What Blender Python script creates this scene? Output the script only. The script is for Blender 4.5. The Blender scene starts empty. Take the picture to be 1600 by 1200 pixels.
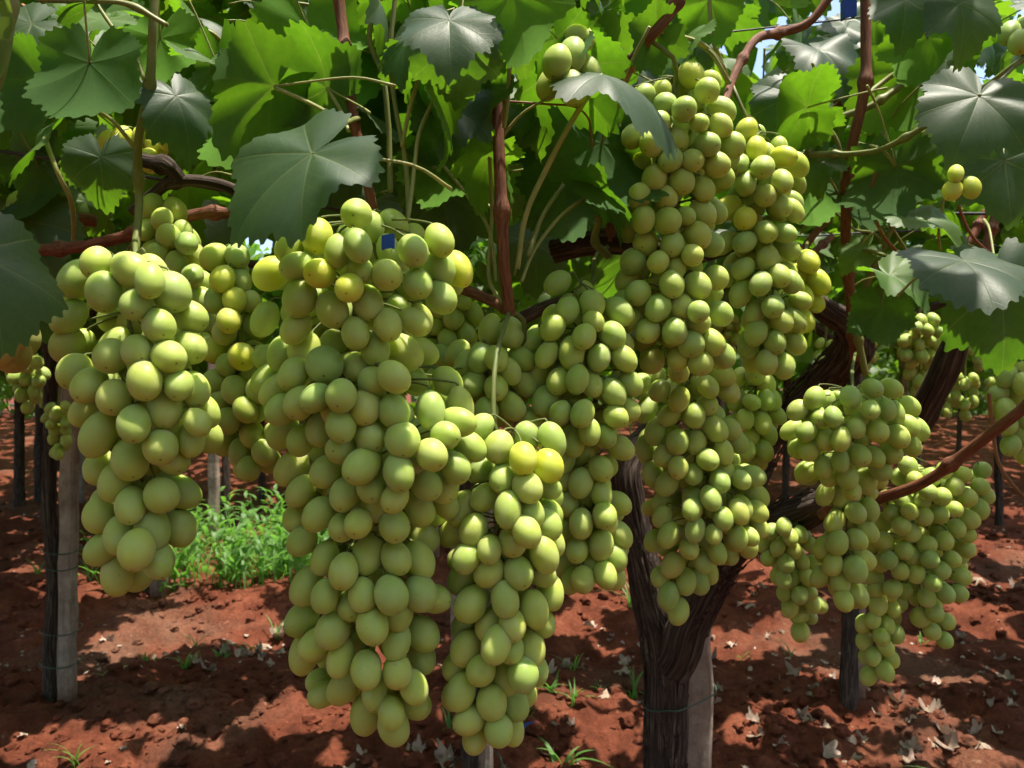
import bpy, math, random
import numpy as np
from mathutils import Vector, Matrix

random.seed(11)
rng = np.random.default_rng(7)
sc = bpy.context.scene
COL = sc.collection
R = math.radians

# ------------------------------------------------------------------ camera, sky, sun, exposure
CAM_H, FPX = 1.2, 1200.0
cd = bpy.data.cameras.new('camera')
cam = bpy.data.objects.new('camera', cd)
COL.objects.link(cam)
cam.location = (0, 0, CAM_H)
cam.rotation_euler = (R(90), 0, 0)
cd.sensor_width = 36.0
cd.lens = 36.0 * FPX / 1600.0
cd.clip_start, cd.clip_end = 0.02, 2000
cd.dof.use_dof = True
cd.dof.focus_distance = 0.62
cd.dof.aperture_fstop = 17
sc.camera = cam

SUN = Vector((0.20, -0.03, 0.95)).normalized()      # direction towards the sun
world = bpy.data.worlds.new('World')
sc.world = world
world.use_nodes = True
wn = world.node_tree
wn.nodes.clear()
sky = wn.nodes.new('ShaderNodeTexSky')
sky.sky_type = 'NISHITA'
sky.sun_disc = False
sky.sun_elevation = math.asin(SUN.z)
sky.sun_rotation = math.atan2(SUN.x, SUN.y)
sky.dust_density = 2.5
sky.air_density = 1.0
bg = wn.nodes.new('ShaderNodeBackground')
bg.inputs['Strength'].default_value = 0.15
wo = wn.nodes.new('ShaderNodeOutputWorld')
wn.links.new(sky.outputs[0], bg.inputs[0])
wn.links.new(bg.outputs[0], wo.inputs[0])

sl = bpy.data.lights.new('sun', 'SUN')
sl.energy = 4.2
sl.angle = R(0.5)
sl.color = (1.0, 0.93, 0.80)
so = bpy.data.objects.new('sun', sl)
COL.objects.link(so)
so.rotation_euler = SUN.to_track_quat('Z', 'Y').to_euler()
so.location = (2, 1, 8)

vs = sc.view_settings
vs.view_transform = 'Standard'
vs.look = 'None'
vs.exposure = 1.15
vs.gamma = 1.0
vs.use_curve_mapping = False
cy = sc.cycles
cy.use_denoising = True
cy.max_bounces = 8
cy.diffuse_bounces = 4
cy.glossy_bounces = 2
cy.transmission_bounces = 4
cy.transparent_max_bounces = 4
cy.sample_clamp_indirect = 6.0
cy.caustics_reflective = False
cy.caustics_refractive = False
cy.use_adaptive_sampling = True
cy.adaptive_threshold = 0.04

# ------------------------------------------------------------------ helpers
def P(px, py, d):
    """photo pixel (1600 x 1200) at distance d -> world point"""
    return Vector(((px - 800) / FPX * d, d, CAM_H - (py - 600) / FPX * d))

def link(o, parent=None):
    COL.objects.link(o)
    if parent is not None:
        o.parent = parent
    return o

def tag(o, label=None, cat=None, group=None, kind=None):
    if label: o['label'] = label
    if cat: o['category'] = cat
    if group: o['group'] = group
    if kind: o['kind'] = kind
    return o

def empty(name, loc=(0, 0, 0)):
    o = bpy.data.objects.new(name, None)
    o.empty_display_size = 0.05
    o.location = loc
    return link(o)

def build(name, verts, faces, mat, parent=None, smooth=True, uv=None, attr=None):
    m = bpy.data.meshes.new(name)
    verts = np.asarray(verts, dtype=np.float64)
    m.from_pydata(verts.tolist(), [], faces if isinstance(faces, list) else faces.tolist())
    if smooth:
        m.polygons.foreach_set('use_smooth', [True] * len(m.polygons))
    if uv is not None:
        l = m.uv_layers.new(name='UVMap')
        li = np.empty(len(m.loops), dtype=np.int32)
        m.loops.foreach_get('vertex_index', li)
        l.data.foreach_set('uv', np.asarray(uv, dtype=np.float32)[li].ravel())
    if attr is not None:
        for k, v in attr.items():
            v = np.asarray(v, dtype=np.float32)
            if v.ndim == 1:
                a = m.attributes.new(k, 'FLOAT', 'POINT')
                a.data.foreach_set('value', v)
            else:
                a = m.attributes.new(k, 'FLOAT_VECTOR', 'POINT')
                a.data.foreach_set('vector', v.ravel())
    m.materials.append(mat)
    m.update()
    if parent == 'mesh':
        return m
    return link(bpy.data.objects.new(name, m), parent)

def vhash(ix, iy, iz, seed):
    n = (ix * 374761393 + iy * 668265263 + iz * 2147483647 * 3 + seed * 974711) & 0xffffffff
    n = ((n ^ (n >> 13)) * 1274126177) & 0xffffffff
    return ((n ^ (n >> 16)) & 0xffff) / 65535.0

def vnoise(x, y, z=0.0, seed=0):
    x, y = np.asarray(x, float), np.asarray(y, float)
    z = np.broadcast_to(np.asarray(z, float), x.shape)
    fx, fy, fz = np.floor(x), np.floor(y), np.floor(z)
    ix, iy, iz = fx.astype(np.int64), fy.astype(np.int64), fz.astype(np.int64)
    tx, ty, tz = x - fx, y - fy, z - fz
    tx, ty, tz = (t * t * (3 - 2 * t) for t in (tx, ty, tz))
    def h(a, b, c): return vhash(ix + a, iy + b, iz + c, seed)
    c00 = h(0,0,0) * (1 - tx) + h(1,0,0) * tx
    c10 = h(0,1,0) * (1 - tx) + h(1,1,0) * tx
    c01 = h(0,0,1) * (1 - tx) + h(1,0,1) * tx
    c11 = h(0,1,1) * (1 - tx) + h(1,1,1) * tx
    return (c00 * (1 - ty) + c10 * ty) * (1 - tz) + (c01 * (1 - ty) + c11 * ty) * tz - 0.5

def fbm(x, y, oct=4, seed=0):
    s, a = 0.0, 1.0
    for k in range(oct):
        s = s + a * vnoise(np.asarray(x) * 2 ** k, np.asarray(y) * 2 ** k, 0.0, seed + k)
        a *= 0.5
    return s

# ------------------------------------------------------------------ materials
class N:
    """small helper for node trees"""
    def __init__(s, name):
        s.m = bpy.data.materials.new(name)
        s.m.use_nodes = True
        s.t = s.m.node_tree
        s.t.nodes.clear()
        s.out = s.t.nodes.new('ShaderNodeOutputMaterial')
    def n(s, typ, **kw):
        o = s.t.nodes.new(typ)
        for k, v in kw.items():
            setattr(o, k, v)
        return o
    def put(s, sock, v):
        if v is None: return
        if hasattr(v, 'is_output') or isinstance(v, bpy.types.NodeSocket):
            s.t.links.new(v, sock)
        else:
            if isinstance(v, (tuple, list)) and len(v) == 3 and sock.type == 'RGBA':
                v = (*v, 1)
            sock.default_value = v
    def math(s, op, a, b=None, c=None, clamp=False):
        o = s.n('ShaderNodeMath', operation=op, use_clamp=clamp)
        s.put(o.inputs[0], a); s.put(o.inputs[1], b); s.put(o.inputs[2], c)
        return o.outputs[0]
    def mix(s, f, a, b, mode='MIX'):
        o = s.n('ShaderNodeMix', data_type='RGBA', blend_type=mode)
        s.put(o.inputs[0], f); s.put(o.inputs[6], a); s.put(o.inputs[7], b)
        return o.outputs[2]
    def ramp(s, f, stops):
        o = s.n('ShaderNodeValToRGB')
        e = o.color_ramp.elements
        while len(e) < len(stops): e.new(0.5)
        for el, (p, c) in zip(e, stops):
            el.position = p
            el.color = (c, c, c, 1) if not isinstance(c, tuple) else (*c, 1)
        s.put(o.inputs[0], f)
        return o.outputs[0]
    def noise(s, vec, scale, detail=3, rough=0.55, dist=0.0):
        o = s.n('ShaderNodeTexNoise')
        s.put(o.inputs['Vector'], vec)
        o.inputs['Scale'].default_value = scale
        o.inputs['Detail'].default_value = detail
        o.inputs['Roughness'].default_value = rough
        o.inputs['Distortion'].default_value = dist
        return o.outputs[0]
    def bump(s, h, strength, dist):
        o = s.n('ShaderNodeBump')
        o.inputs['Strength'].default_value = strength
        o.inputs['Distance'].default_value = dist
        s.put(o.inputs['Height'], h)
        return o.outputs[0]
    def attr(s, name, out='Vector'):
        o = s.n('ShaderNodeAttribute', attribute_name=name)
        return o.outputs[out]
    def coord(s, which='Object'):
        return s.n('ShaderNodeTexCoord').outputs[which]
    def mapping(s, vec, scale):
        o = s.n('ShaderNodeMapping')
        s.put(o.inputs[0], vec)
        o.inputs['Scale'].default_value = scale
        return o.outputs[0]
    def rand(s):
        return s.n('ShaderNodeObjectInfo').outputs['Random']
    def principled(s, **kw):
        b = s.n('ShaderNodeBsdfPrincipled')
        for k, v in kw.items():
            s.put(b.inputs[k.replace('_', ' ')], v)
        return b
    def done(s, shader):
        s.t.links.new(shader, s.out.inputs['Surface'])
        return s.m

def mat_grape(name, c_a, c_b, sss=0.55, scale=0.006):
    k = N(name)
    r = k.rand()
    geo = k.n('ShaderNodeNewGeometry')
    oc = k.coord('Object')
    sep = k.n('ShaderNodeSeparateXYZ'); k.put(sep.inputs[0], oc)
    big = k.noise(oc, 1.6, 2)
    offs = k.n('ShaderNodeVectorMath', operation='SCALE')
    k.put(offs.inputs[0], oc); offs.inputs[3].default_value = 1.0
    base = k.mix(r, c_a, c_b)
    tint = k.math('FRACT', k.math('MULTIPLY', r, 7.31))
    base = k.mix(k.ramp(tint, [(0.80, 0.0), (1.0, 0.35)]), base, (0.50, 0.45, 0.13))
    base = k.mix(k.ramp(tint, [(0.0, 0.5), (0.25, 0.0)]), base, (0.24, 0.37, 0.12))
    # waxy bloom in soft patches, a little different on every berry
    wpos = geo.outputs['Position']
    bl = k.noise(wpos, 75, 3, 0.6)
    bloom = k.ramp(bl, [(0.38, 0.0), (0.72, 1.0)])
    base = k.mix(k.math('MULTIPLY', bloom, 0.30), base, (0.50, 0.56, 0.31))
    # faint pale streaks running from stalk to tip
    ang = k.math('ARCTAN2', sep.outputs[1], sep.outputs[0])
    st = k.n('ShaderNodeCombineXYZ'); k.put(st.inputs[0], k.math('SINE', ang)); k.put(st.inputs[1], k.math('COSINE', ang)); k.put(st.inputs[2], k.math('MULTIPLY', sep.outputs[2], 0.25))
    streak = k.ramp(k.noise(st.outputs[0], 4.5, 3, 0.6), [(0.50, 0.0), (0.75, 1.0)])
    base = k.mix(k.math('MULTIPLY', streak, 0.22), base, (0.42, 0.50, 0.16))
    # tip scar and a few specks
    rad = k.math('SQRT', k.math('ADD', k.math('MULTIPLY', sep.outputs[0], sep.outputs[0]), k.math('MULTIPLY', sep.outputs[1], sep.outputs[1])))
    tip = k.math('MULTIPLY', k.math('LESS_THAN', sep.outputs[2], -0.5), k.ramp(rad, [(0.045, 1.0), (0.10, 0.0)]))
    base = k.mix(k.math('MULTIPLY', tip, 0.75), base, (0.10, 0.08, 0.03))
    v = k.noise(wpos, 420, 1)
    spk = k.ramp(v, [(0.72, 0.0), (0.78, 1.0)])
    base = k.mix(k.math('MULTIPLY', spk, 0.35), base, (0.13, 0.12, 0.04))
    scuff = k.math('MULTIPLY', k.ramp(k.noise(wpos, 130, 5, 0.75, 1.2), [(0.60, 0.0), (0.70, 1.0)]), k.ramp(k.noise(wpos, 22, 1), [(0.5, 0.0), (0.62, 1.0)]))
    base = k.mix(k.math('MULTIPLY', scuff, 0.5), base, (0.30, 0.24, 0.09))
    b = k.principled(Base_Color=base, Roughness=k.math('ADD', k.math('MULTIPLY', bloom, 0.18), 0.43))
    b.subsurface_method = 'RANDOM_WALK'
    b.inputs['Subsurface Weight'].default_value = sss
    b.inputs['Subsurface Radius'].default_value = (0.85, 1.0, 0.25)
    b.inputs['Subsurface Scale'].default_value = scale
    b.inputs['Specular IOR Level'].default_value = 0.32
    return k.done(b.outputs[0])

def mat_leaf(name, top_a, top_b, glow, trans=0.45, rough=0.42, uv=True, dry=0.0, sheen=0.5, below=(1.25, 1.45, .9)):
    k = N(name)
    geo = k.n('ShaderNodeNewGeometry')
    pos = geo.outputs['Position']
    r = k.rand()
    rv = k.math('FRACT', k.math('ADD', r, k.noise(pos, 3.0, 1)))
    base = k.mix(rv, top_a, top_b)
    mott = k.ramp(k.noise(pos, 38, 4, 0.6), [(0.35, 0.0), (0.7, 1.0)])
    base = k.mix(k.math('MULTIPLY', mott, 0.35), base, (top_b[0] * 1.5, top_b[1] * 1.35, top_b[2] * 1.3))
    dust = k.ramp(k.noise(pos, 17, 4, 0.62, 0.5), [(0.52, 0.0), (0.72, 1.0)])
    base = k.mix(k.math('MULTIPLY', dust, 0.38), base, (top_b[0] * 2.3, top_b[1] * 1.8, top_b[2] * 2.3))
    gl = k.mix(rv, glow, (glow[0] * 1.25, glow[1] * 1.05, glow[2]))
    bumpn = None
    if uv:
        uvn = k.coord('UV')
        sp = k.n('ShaderNodeSeparateXYZ'); k.put(sp.inputs[0], uvn)
        x, y = sp.outputs[0], sp.outputs[1]
        vein = None; fine = None
        for a in (0, 52, -52, 106, -106):
            sa, ca = math.sin(R(a)), math.cos(R(a))
            t = k.math('ADD', k.math('MULTIPLY', x, sa), k.math('MULTIPLY', y, ca))
            p = k.math('ABSOLUTE', k.math('SUBTRACT', k.math('MULTIPLY', x, ca), k.math('MULTIPLY', y, sa)))
            w = k.math('MAXIMUM', k.math('SUBTRACT', 0.020, k.math('MULTIPLY', t, 0.014)), 0.004)
            on = k.math('GREATER_THAN', t, 0.0)
            li = k.math('MULTIPLY', k.math('SUBTRACT', 1.0, k.math('DIVIDE', p, w), None, True), on)
            vein = li if vein is None else k.math('MAXIMUM', vein, li)
            q = k.math('FRACT', k.math('MULTIPLY', k.math('SUBTRACT', t, k.math('MULTIPLY', p, 0.95)), 6.5))
            q = k.math('ABSOLUTE', k.math('SUBTRACT', q, 0.5))
            sec = k.math('SUBTRACT', 1.0, k.math('DIVIDE', q, 0.055), None, True)
            sec = k.math('MULTIPLY', sec, k.math('LESS_THAN', p, k.math('MULTIPLY', t, 0.5)))
            fine = sec if fine is None else k.math('MAXIMUM', fine, sec)
        cellg = k.noise(uvn, 7, 5, 0.7)
        allv = k.math('MAXIMUM', vein, k.math('MULTIPLY', fine, 0.34))
        base = k.mix(k.math('MULTIPLY', allv, 0.40), base, (0.20, 0.26, 0.10))
        gl = k.mix(k.math('MULTIPLY', allv, 0.75), gl, (0.34, 0.44, 0.07))
        gl = k.mix(k.ramp(cellg, [(0.35, 0.45), (0.65, 0.0)]), gl, (glow[0] * .45, glow[1] * .5, glow[2]))
        cell = k.noise(uvn, 26, 3, 0.6)
        hgt = k.math('SUBTRACT', k.math('MULTIPLY', cell, 0.6), k.math('MULTIPLY', allv, 0.8))
        bumpn = k.bump(hgt, 0.22, 0.0010)
    if dry:
        spots = k.ramp(k.noise(pos, 24, 4, 0.65), [(0.60, 0.0), (0.70, 1.0)])
        base = k.mix(k.math('MULTIPLY', spots, dry), base, (0.22, 0.12, 0.04))
    under = geo.outputs['Backfacing']      # lower face of the leaf: matt and a little paler green
    base = k.mix(under, base, (top_b[0] * below[0], top_b[1] * below[1], top_b[2] * below[2]))
    b = k.principled(Base_Color=base, Roughness=k.math('ADD', k.math('MULTIPLY', under, .85 - rough), rough))
    k.put(b.inputs['Specular IOR Level'], k.math('MULTIPLY', k.math('SUBTRACT', 1.0, k.math('MULTIPLY', under, .75)), sheen))
    if bumpn is not None:
        k.put(b.inputs['Normal'], bumpn)
    tr = k.n('ShaderNodeBsdfTranslucent')
    k.put(tr.inputs[0], gl)
    mx = k.n('ShaderNodeMixShader')
    mx.inputs[0].default_value = trans
    k.t.links.new(b.outputs[0], mx.inputs[1])
    k.t.links.new(tr.outputs[0], mx.inputs[2])
    return k.done(mx.outputs[0])

def mat_simple(name, ca, cb, scale=20, rough=0.6, bump=0.0, bdist=0.002, stretch=(1, 1, 1), attr=None, sss=0.0):
    k = N(name)
    vec = k.attr(attr) if attr else k.n('ShaderNodeNewGeometry').outputs['Position']
    vec = k.mapping(vec, stretch)
    f = k.ramp(k.noise(vec, scale, 5, 0.6), [(0.3, 0.0), (0.7, 1.0)])
    base = k.mix(f, ca, cb)
    b = k.principled(Base_Color=base, Roughness=rough)
    b.inputs['Specular IOR Level'].default_value = 0.3
    if bump:
        k.put(b.inputs['Normal'], k.bump(k.noise(vec, scale * 1.7, 6, 0.65), bump, bdist))
    return k.done(b.outputs[0])

def mat_bark():
    k = N('old_bark')
    v = k.attr('bark')
    fib = k.noise(k.mapping(v, (1, 1, 0.045)), 210, 5, 0.65, 0.6)
    wide = k.noise(k.mapping(v, (1, 1, 0.25)), 40, 3)
    c = k.ramp(fib, [(0.34, (0.014, 0.010, 0.008)), (0.50, (0.065, 0.046, 0.037)), (0.66, (0.20, 0.155, 0.125))])
    c = k.mix(k.math('MULTIPLY', wide, 0.6), c, (0.045, 0.032, 0.028))
    b = k.principled(Base_Color=c, Roughness=0.9)
    b.inputs['Specular IOR Level'].default_value = 0.15
    k.put(b.inputs['Normal'], k.bump(fib, 0.9, 0.006))
    return k.done(b.outputs[0])

def mat_soil():
    k = N('red_soil')
    p = k.n('ShaderNodeNewGeometry').outputs['Position']
    big = k.noise(p, 0.9, 4, 0.6, 0.4)
    mid = k.noise(p, 7, 5, 0.65)
    fine = k.noise(p, 60, 5, 0.7)
    c = k.ramp(mid, [(0.28, (0.068, 0.021, 0.012)), (0.5, (0.150, 0.043, 0.023)), (0.75, (0.250, 0.084, 0.046))])
    crust = k.ramp(big, [(0.52, 0.0), (0.66, 1.0)])
    c = k.mix(k.math('MULTIPLY', crust, 0.55), c, (0.20, 0.12, 0.08))
    c = k.mix(k.ramp(fine, [(0.35, 0.55), (0.6, 0.0)]), c, (0.06, 0.02, 0.012))
    c = k.mix(k.ramp(k.noise(p, 33, 2), [(0.70, 0.0), (0.76, 0.6)]), c, (0.34, 0.20, 0.13))
    b = k.principled(Base_Color=c, Roughness=0.95)
    b.inputs['Specular IOR Level'].default_value = 0.1
    h = k.math('ADD', k.math('MULTIPLY', mid, 0.5), k.math('MULTIPLY', fine, 0.6))
    k.put(b.inputs['Normal'], k.bump(h, 0.8, 0.02))
    return k.done(b.outputs[0])

M_GRAPE = mat_grape('green_grape_skin', (0.335, 0.45, 0.10), (0.445, 0.515, 0.108), 0.95, 0.013)
M_GRAPE_SUNLIT = mat_grape('sunlit_grape_skin', (0.52, 0.57, 0.055), (0.58, 0.60, 0.06), 1.0, 0.016)  # glow of sunlit berries put into the skin colour
M_GRAPE_B = mat_grape('bronze_grape_skin', (0.40, 0.36, 0.09), (0.48, 0.36, 0.10))
M_LEAF = mat_leaf('vine_leaf', (0.028, 0.055, 0.028), (0.042, 0.076, 0.034), (0.16, 0.40, 0.012), 0.36, 0.50, sheen=0.50)
M_LEAF_Y = mat_leaf('pale_vine_leaf', (0.060, 0.125, 0.028), (0.085, 0.165, 0.034), (0.18, 0.44, 0.012), 0.44, 0.5, sheen=0.45)  # paler and more translucent than the main leaf
M_LEAF_D = mat_leaf('old_vine_leaf', (0.055, 0.085, 0.030), (0.085, 0.10, 0.035), (0.22, 0.34, 0.03), 0.4, dry=0.6)
M_CANOPY = mat_leaf('canopy_leaf', (0.045, 0.095, 0.026), (0.080, 0.150, 0.034), (0.19, 0.43, 0.015), 0.42, 0.5, uv=False, sheen=0.45)
M_DRY = mat_leaf('dry_leaf', (0.16, 0.105, 0.075), (0.44, 0.355, 0.285), (0.25, 0.16, 0.09), 0.15, 0.8, sheen=0.2, below=(.9, .85, .8))
M_CANE = mat_simple('ripe_cane_bark', (0.075, 0.024, 0.014), (0.27, 0.105, 0.052), 600, 0.7, 0.8, 0.0010, (1, 1, 0.10), 'bark')
M_SHOOT = mat_simple('green_shoot', (0.14, 0.17, 0.045), (0.22, 0.22, 0.07), 300, 0.5, 0.2, 0.0005, (1, 1, 0.1), 'bark')
M_PET = mat_simple('leaf_stalk', (0.22, 0.26, 0.08), (0.32, 0.30, 0.11), 60, 0.5)
M_RACHIS = mat_simple('bunch_stalk', (0.11, 0.15, 0.04), (0.16, 0.17, 0.05), 80, 0.55)
M_TENDRIL = mat_simple('tendril_brown', (0.20, 0.08, 0.035), (0.27, 0.12, 0.05), 60, 0.5)
M_BARK = mat_bark()
M_SOIL = mat_soil()
M_STAKE = mat_simple('stake_concrete', (0.19, 0.135, 0.105), (0.43, 0.35, 0.29), 19, 0.9, 0.9, 0.004)
def mat_stake():
    k = N('weathered_stake')
    oc = k.coord('Object')
    f = k.ramp(k.noise(oc, 16, 5, 0.65), [(0.3, 0.0), (0.7, 1.0)])
    c = k.mix(f, (0.20, 0.145, 0.115), (0.43, 0.35, 0.29))
    streak = k.ramp(k.noise(k.mapping(oc, (1, 1, .06)), 60, 4, 0.6), [(0.5, 0.0), (0.68, 1.0)])
    c = k.mix(k.math('MULTIPLY', streak, .5), c, (0.10, 0.075, 0.06))
    sp = k.n('ShaderNodeSeparateXYZ'); k.put(sp.inputs[0], oc)
    lvl = k.math('ADD', sp.outputs[2], k.math('MULTIPLY', k.noise(oc, 40, 5, 0.75), .35))
    c = k.mix(k.ramp(lvl, [(0.22, 0.8), (0.40, 0.0)]), c, (0.17, 0.055, 0.03))
    b = k.principled(Base_Color=c, Roughness=0.92)
    b.inputs['Specular IOR Level'].default_value = 0.2
    k.put(b.inputs['Normal'], k.bump(k.noise(oc, 45, 6, 0.7), 0.9, 0.006))
    return k.done(b.outputs[0])
M_STAKE = mat_stake()
M_WIRE = mat_simple('dark_wire', (0.03, 0.035, 0.04), (0.07, 0.07, 0.075), 30, 0.5)
M_TIE = mat_simple('green_tie_wire', (0.03, 0.07, 0.055), (0.06, 0.11, 0.08), 30, 0.5)
M_BLUE = mat_simple('blue_plastic', (0.010, 0.045, 0.30), (0.014, 0.06, 0.38), 20, 0.4)
M_WEED = mat_leaf('weed_blade', (0.075, 0.18, 0.04), (0.12, 0.25, 0.05), (0.20, 0.50, 0.06), 0.45, 0.5, uv=False)

# ------------------------------------------------------------------ shape makers
def catmull(pts, rad, step):
    pts = [np.array(p, float) for p in pts]
    n = len(pts)
    out, orad = [], []
    for i in range(n - 1):
        p0 = pts[i - 1] if i > 0 else 2 * pts[0] - pts[1]
        p1, p2 = pts[i], pts[i + 1]
        p3 = pts[i + 2] if i + 2 < n else 2 * pts[-1] - pts[-2]
        m = max(2, int(np.linalg.norm(p2 - p1) / step))
        for j in range(m):
            t = j / m
            out.append(0.5 * ((2 * p1) + (-p0 + p2) * t + (2 * p0 - 5 * p1 + 4 * p2 - p3) * t * t + (-p0 + 3 * p1 - 3 * p2 + p3) * t ** 3))
            orad.append(rad[i] * (1 - t) + rad[i + 1] * t)
    out.append(pts[-1]); orad.append(rad[-1])
    return np.array(out), np.array(orad)

def tube_geo(pts, rad, seg=8, step=0.02, rough=0.0, freq=5, seed=0, nodes=0.0, node_gap=0.09, wob=0.0):
    c, r = catmull(pts, rad, step)
    n = len(c)
    s = np.concatenate([[0], np.cumsum(np.linalg.norm(np.diff(c, axis=0), axis=1))])
    if wob:
        for ax in range(3):
            c[:, ax] += wob * (vnoise(s * 9 + ax * 31.7, np.zeros(n), 0, seed + ax)) * 2 * np.minimum(1, np.minimum(s, s[-1] - s) / 0.05)
    if nodes:
        ph = ((s / node_gap + 0.37 * seed) % 1.0)
        r = r * (1 + nodes * np.exp(-((ph - 0.5) / 0.07) ** 2))
    t = np.gradient(c, axis=0)
    t /= np.linalg.norm(t, axis=1)[:, None] + 1e-12
    ref = np.array([0.0, 1.0, 0.0]) if abs(t[0][1]) < 0.8 else np.array([1.0, 0, 0])
    us = []
    u = np.cross(t[0], ref); u /= np.linalg.norm(u)
    for i in range(n):
        u = u - t[i] * np.dot(u, t[i]); u /= np.linalg.norm(u)
        us.append(u.copy())
    us = np.array(us); ws = np.cross(t, us)
    a = np.arange(seg) * 2 * math.pi / seg
    ca, sa = np.cos(a), np.sin(a)
    rr = np.repeat(r[:, None], seg, 1)
    if rough:
        A = np.broadcast_to(ca[None], (n, seg)); B = np.broadcast_to(sa[None], (n, seg)); S = np.broadcast_to(s[:, None], (n, seg))
        nz = vnoise(A * freq, B * freq, S * 4.0, seed) * 0.9 + (0.25 - np.abs(vnoise(A * freq * 1.7, B * freq * 1.7, S * 6.0, seed + 5))) * 1.5 + vnoise(A * 1.2, B * 1.2, S * 14.0, seed + 9) * 0.7
        rr = rr * (1 + rough * nz)
    v = c[:, None, :] + rr[:, :, None] * (us[:, None, :] * ca[None, :, None] + ws[:, None, :] * sa[None, :, None])
    bark = np.stack([np.broadcast_to(ca[None], (n, seg)) * rr * 1.0, np.broadcast_to(sa[None], (n, seg)) * rr * 1.0, np.broadcast_to(s[:, None], (n, seg))], -1)
    bark = bark + seed * 1.37
    V = v.reshape(-1, 3)
    i, j = np.meshgrid(np.arange(n - 1), np.arange(seg), indexing='ij')
    j2 = (j + 1) % seg
    F = np.stack([i * seg + j, i * seg + j2, (i + 1) * seg + j2, (i + 1) * seg + j], -1).reshape(-1, 4).tolist()
    F.append(list(range(seg))[::-1])
    F.append([(n - 1) * seg + q for q in range(seg)])
    return V, F, bark.reshape(-1, 3)

def tube(name, pts, rad, mat, parent=None, **kw):
    if not isinstance(rad, (list, tuple)): rad = [rad] * len(pts)
    V, F, B = tube_geo([tuple(p) for p in pts], list(rad), **kw)
    return build(name, V, F, mat, parent, attr={'bark': B})

class Bag:
    def __init__(s): s.v, s.f, s.u, s.n = [], [], [], 0
    def add(s, V, F, U=None):
        V = np.asarray(V)
        s.v.append(V); s.f += [[q + s.n for q in f] for f in F]; s.n += len(V)
        if U is not None: s.u.append(U)
    def build(s, name, mat, parent=None, **kw):
        at = {'bark': np.concatenate(s.u)} if s.u and len(s.u) == len(s.v) else None
        return build(name, np.concatenate(s.v), s.f, mat, parent, attr=at, **kw)

def leaf_geo(nt=120, nr=6, seed=0, cup=0.12, fold=0.15, wave=0.10, droop=0.2, teeth=0.14, deep=0.26, sinus=0.25):
    rg = np.random.default_rng(seed)
    th = np.linspace(-math.pi, math.pi, nt + 1)[:-1]
    deg = np.degrees(th)
    lob = [(0, 1.0, 27), (50 + rg.normal(0, 4), 0.90 * rg.uniform(.92, 1.06), 27), (-50 + rg.normal(0, 4), 0.90 * rg.uniform(.92, 1.06), 27), (106 + rg.normal(0, 4), 0.74, 32), (-106 + rg.normal(0, 4), 0.74, 32), (150, 0.58, 30), (-150, 0.58, 30)]
    r = np.zeros(nt)
    for c, L, w in lob:
        dlt = np.abs((deg - c + 180) % 360 - 180)
        r = np.maximum(r, L * (1 - deep * (dlt / w) ** 1.15))
    sin_d = np.abs(np.abs(deg) - 180)
    r *= np.clip(sinus + (1 - sinus) * (sin_d / 24.0) ** 0.8, 0, 1)
    saw = np.abs(((np.arange(nt) / nt * (nt / 4.0 if nt > 60 else nt / 3.0)) % 1.0) - 0.35)
    r *= 1 + teeth * (0.55 - saw * 1.6) + teeth * 0.5 * vnoise(np.cos(th) * 5, np.sin(th) * 5, 0, seed)
    ph = rg.uniform(0, 6.28, 4)
    rg2 = rg.random()
    V = [(0, 0, 0)]; U = [(0, 0)]
    for k in range(1, nr + 1):
        f = (k / nr) ** 0.85
        x, y = r * f * np.sin(th), r * f * np.cos(th)
        rho = r * f
        z = -cup * rho ** 2 + fold * np.abs(x) - droop * np.clip(y, 0, 2) ** 2 * 0.8
        va = np.min(np.abs((deg[:, None] - np.array([0, 50, -50, 106, -106, 160, -160])[None] + 180) % 360 - 180), axis=1)
        z = z + (.018 + .028 * rg2) * rho * np.sin(np.clip(va / 28, 0, 1) * math.pi * .5) - .10 * rho ** 4
        z = z + wave * rho ** 2 * (np.sin(3 * th + ph[0]) * 0.6 + np.sin(5 * th + ph[1]) * 0.5) + 0.012 * rho * np.sin(7 * th + ph[2])
        V += list(zip(x, y, z)); U += list(zip(x, y))
    F = [[0, 1 + (j + 1) % nt, 1 + j] for j in range(nt)]
    for k in range(nr - 1):
        a, b = 1 + k * nt, 1 + (k + 1) * nt
        F += [[a + j, a + (j + 1) % nt, b + (j + 1) % nt, b + j] for j in range(nt)]
    return np.array(V), F, np.array(U)

def frame(tip, nrm):
    y = Vector(tip).normalized()
    z = Vector(nrm); z = (z - y * z.dot(y)).normalized()
    x = y.cross(z)
    return Matrix((x, y, z)).transposed()

# ------------------------------------------------------------------ ground
ROWS_Y = (1.48, 2.85, 4.35, 5.85)
def ground_h(x, y):
    x, y = np.asarray(x, float), np.asarray(y, float)
    ridge = 0.05 * np.cos(2 * math.pi * (y + 0.12 * fbm(x * 0.7, y * 0.2, 2, 3) - 2.85) / 1.5)
    near = np.exp(-((np.hypot(x, y) / 18.0) ** 2))
    h = ridge + 0.07 * fbm(x * 0.9, y * 1.3, 3, 21)
    lump = fbm(x * 5, y * 6, 5, 40)
    h = h + near * (0.075 * lump + 0.050 * np.abs(fbm(x * 15, y * 15, 3, 60)))
    return h - 0.035

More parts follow.
